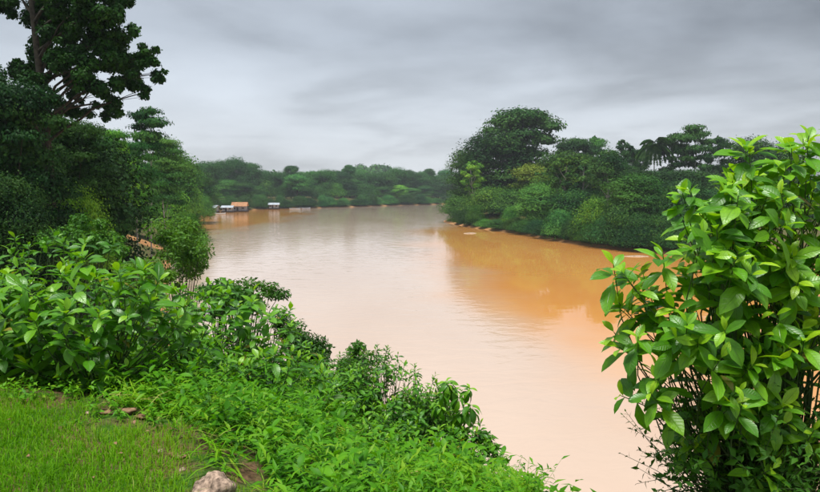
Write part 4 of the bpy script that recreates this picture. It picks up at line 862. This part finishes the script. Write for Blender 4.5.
# ------------------------------------------------------------------ floating houses and boats on the far shore
M['white_wall'] = plain_mat('white_boards', (.30, .32, .34), (.46, .46, .46), 1.5, .7, .1)
M['grey_wall'] = plain_mat('grey_boards', (.20, .22, .25), (.36, .38, .42), 1.5, .8, .1)
M['orange_roof'] = plain_mat('rust_orange_roof', (.28, .13, .06), (.44, .22, .10), .8, .7, .1)
M['pale_roof'] = plain_mat('pale_metal_roof', (.30, .35, .40), (.46, .50, .54), .8, .5, .1)
M['dark_wood'] = plain_mat('dark_deck_wood', (.05, .04, .03), (.12, .09, .07), 2, .9, .2)
M['dark_gap'] = plain_mat('dark_opening', (.015, .015, .018), (.03, .03, .035), 2, .6, .0)
def house(px, py, d, L_, W_, wall_h, roof_h, wallm, roofm, label, rz=0.0, doors=1, name='floating_house'):
    p = at(px, py, d); e_ = empty(name, (p[0], d, 0), label, 'house', 'floating houses on the far shore'); e_.rotation_euler = (0, 0, rz)
    b = Bag(); b.box((0, 0, .55), (L_ / 2 + .9, W_ / 2 + 1.0, .12)); obj('deck', b.mesh('deck', M['dark_wood'], smooth=False), e_)
    for s in (-1, 0, 1):
        b = Bag(); b.tube([(-L_ / 2 - .8, s * W_ * .4, .15), (0, s * W_ * .4, .15), (L_ / 2 + .8, s * W_ * .4, .15)], .34, 10); obj('float', b.mesh('float', M['dark_wood']), e_)
    b = Bag(); t = .08; z0 = .67; zc = z0 + wall_h / 2
    b.box((0, -W_ / 2, zc), (L_ / 2, t, wall_h / 2)); b.box((0, W_ / 2, zc), (L_ / 2, t, wall_h / 2))
    for s in (-1, 1): b.box((s * (L_ / 2 - t), 0, zc), (t, W_ / 2 - t, wall_h / 2))
    w_ = obj('wall', b.mesh('wall', M[wallm], smooth=False), e_)
    b = Bag(); b.box((-L_ * .12, -W_ / 2 - t - .02, z0 + .95), (.45, .03, .93)); obj('door', b.mesh('door', M['dark_gap'], smooth=False), e_)
    for s in (-.36, .28):
        b = Bag(); b.box((L_ * s, -W_ / 2 - t - .02, z0 + 1.35), (.55, .03, .42)); f = obj('window', b.mesh('window', M['dark_gap'], smooth=False), e_)
    zt = z0 + wall_h; ov = .7
    b = Bag()
    for s in (-1, 1):
        A = np.array([(-L_ / 2 - ov, s * (W_ / 2 + 1.3), zt - .25), (L_ / 2 + ov, s * (W_ / 2 + 1.3), zt - .25), (L_ / 2 + ov, 0, zt + roof_h), (-L_ / 2 - ov, 0, zt + roof_h)])
        b.add(np.concatenate([A, A + np.array((0, 0, .12))]), [(0, 1, 2, 3), (4, 7, 6, 5), (0, 4, 5, 1), (1, 5, 6, 2), (2, 6, 7, 3), (3, 7, 4, 0)])
    rf = obj('roof', b.mesh('roof', M[roofm], smooth=False), e_)
    b = Bag(); b.box((0, 0, zt + roof_h + .12), (L_ / 2 + ov, .14, .06)); obj('ridge_cap', b.mesh('ridge_cap', M[roofm], smooth=False), rf)
    for sx in (-1, -.33, .33, 1):
        b = Bag(); b.box((sx * (L_ / 2 + .5), -W_ / 2 - .85, (z0 + zt - .2) / 2), (.07, .07, (zt - .2 - z0) / 2)); obj('post', b.mesh('post', M['dark_wood'], smooth=False), e_)
    return e_
house(240, 211, 352, 7.2, 5.0, 2.6, 1.9, 'grey_wall', 'orange_roof', 'largest floating house with a bright orange gable roof', .1)
house(228, 212, 344, 5.2, 3.6, 2.0, .8, 'white_wall', 'pale_roof', 'low floating house with pale blue roof left of the orange roofed one', .05)
house(214, 212, 340, 3.6, 3.0, 2.0, 1.1, 'white_wall', 'pale_roof', 'leftmost small floating house with a whitish roof', -.2)
house(274, 208.5, 398, 5.6, 3.8, 2.3, .9, 'white_wall', 'pale_roof', 'white floating house standing alone right of the orange roofed one', .15)
def boat(px, py, d, L_, label, rz, mat):
    p = at(px, py, d); e_ = empty('wooden_boat', (p[0], d, 0), label, 'boat', 'boats moored on the far shore'); e_.rotation_euler = (0, 0, rz)
    n = 9; V = []
    for i in range(n):
        t = i / (n - 1) * 2 - 1; wd = .62 * (1 - abs(t) ** 2.6) + .03; sh = .28 * t * t
        V += [(t * L_ / 2, -wd, .42 + sh), (t * L_ / 2, -wd * .7, -.05 + sh * .5), (t * L_ / 2, 0, -.12 + sh * .5), (t * L_ / 2, wd * .7, -.05 + sh * .5), (t * L_ / 2, wd, .42 + sh), (t * L_ / 2, wd * .86, .40 + sh), (t * L_ / 2, wd * .6, .08 + sh * .5), (t * L_ / 2, 0, .03 + sh * .5), (t * L_ / 2, -wd * .6, .08 + sh * .5), (t * L_ / 2, -wd * .86, .40 + sh)]
    Fc = [(i * 10 + j, i * 10 + (j + 1) % 10, i * 10 + 10 + (j + 1) % 10, i * 10 + 10 + j) for i in range(n - 1) for j in range(10)]
    obj('hull', meshdata('hull', V, Fc, M[mat]), e_)
    for s in (-.22, .2):
        b = Bag(); b.box((L_ * s, 0, .30), (.14, .5, .025)); obj('seat', b.mesh('seat', M['driftwood'], smooth=False), e_)
boat(295, 208.6, 401, 7.0, 'pale long boat moored right of the lone white floating house', .35, 'white_wall')
boat(306, 208.0, 412, 6.0, 'grey boat moored beyond the pale long boat', .5, 'grey_wall')
boat(220, 214, 318, 5.5, 'white boat moored in front of the leftmost floating house', .1, 'white_wall')
def log(px, py, L_, rad, label, rz):
    x, y, z = ray(px, py); k = -EYE / z; q = np.linspace(-.5, .5, 10)
    b = Bag(); b.tube(np.stack([q * L_, .12 * np.sin(q * 7), -.02 + .02 * np.sin(q * 5 + 1)], -1), rad * (1 - .9 * np.abs(q) ** 1.5 * 1.6), 8)
    o = obj('driftwood_or_ripple_log', b.mesh('driftwood_or_ripple_log', M['driftwood']), None, (x * k, y * k, 0)); o.rotation_euler = (0, 0, rz); tag(o, label, 'log', 'driftwood and ripple stand-in along the right bank')
log(470, 233.5, 3.6, .26, 'pale log shape in place of a bright ripple off the right bank headland', .15)  # added log shape stands in for a thin white ripple
log(636, 256.5, 4.4, .20, 'pale driftwood log at the right bank beside the big leaved shrub', -.1)

# ------------------------------------------------------------------ haze
hb = Bag(); hb.box((0, 720, 33), (1498, 978, 37))
hz = obj('haze', hb.mesh('haze', None, smooth=False))
hm, nt, out = newmat('haze_air'); pv = N(nt, 'ShaderNodeVolumePrincipled'); pv.inputs['Density'].default_value = .0002; pv.inputs['Color'].default_value = (.88, .93, 1, 1); pv.inputs['Anisotropy'].default_value = .0
nt.links.new(pv.outputs[0], out.inputs['Volume']); hz.data.materials.append(hm)
tag(hz, 'thin damp haze lying over the river valley', 'haze', kind='stuff')
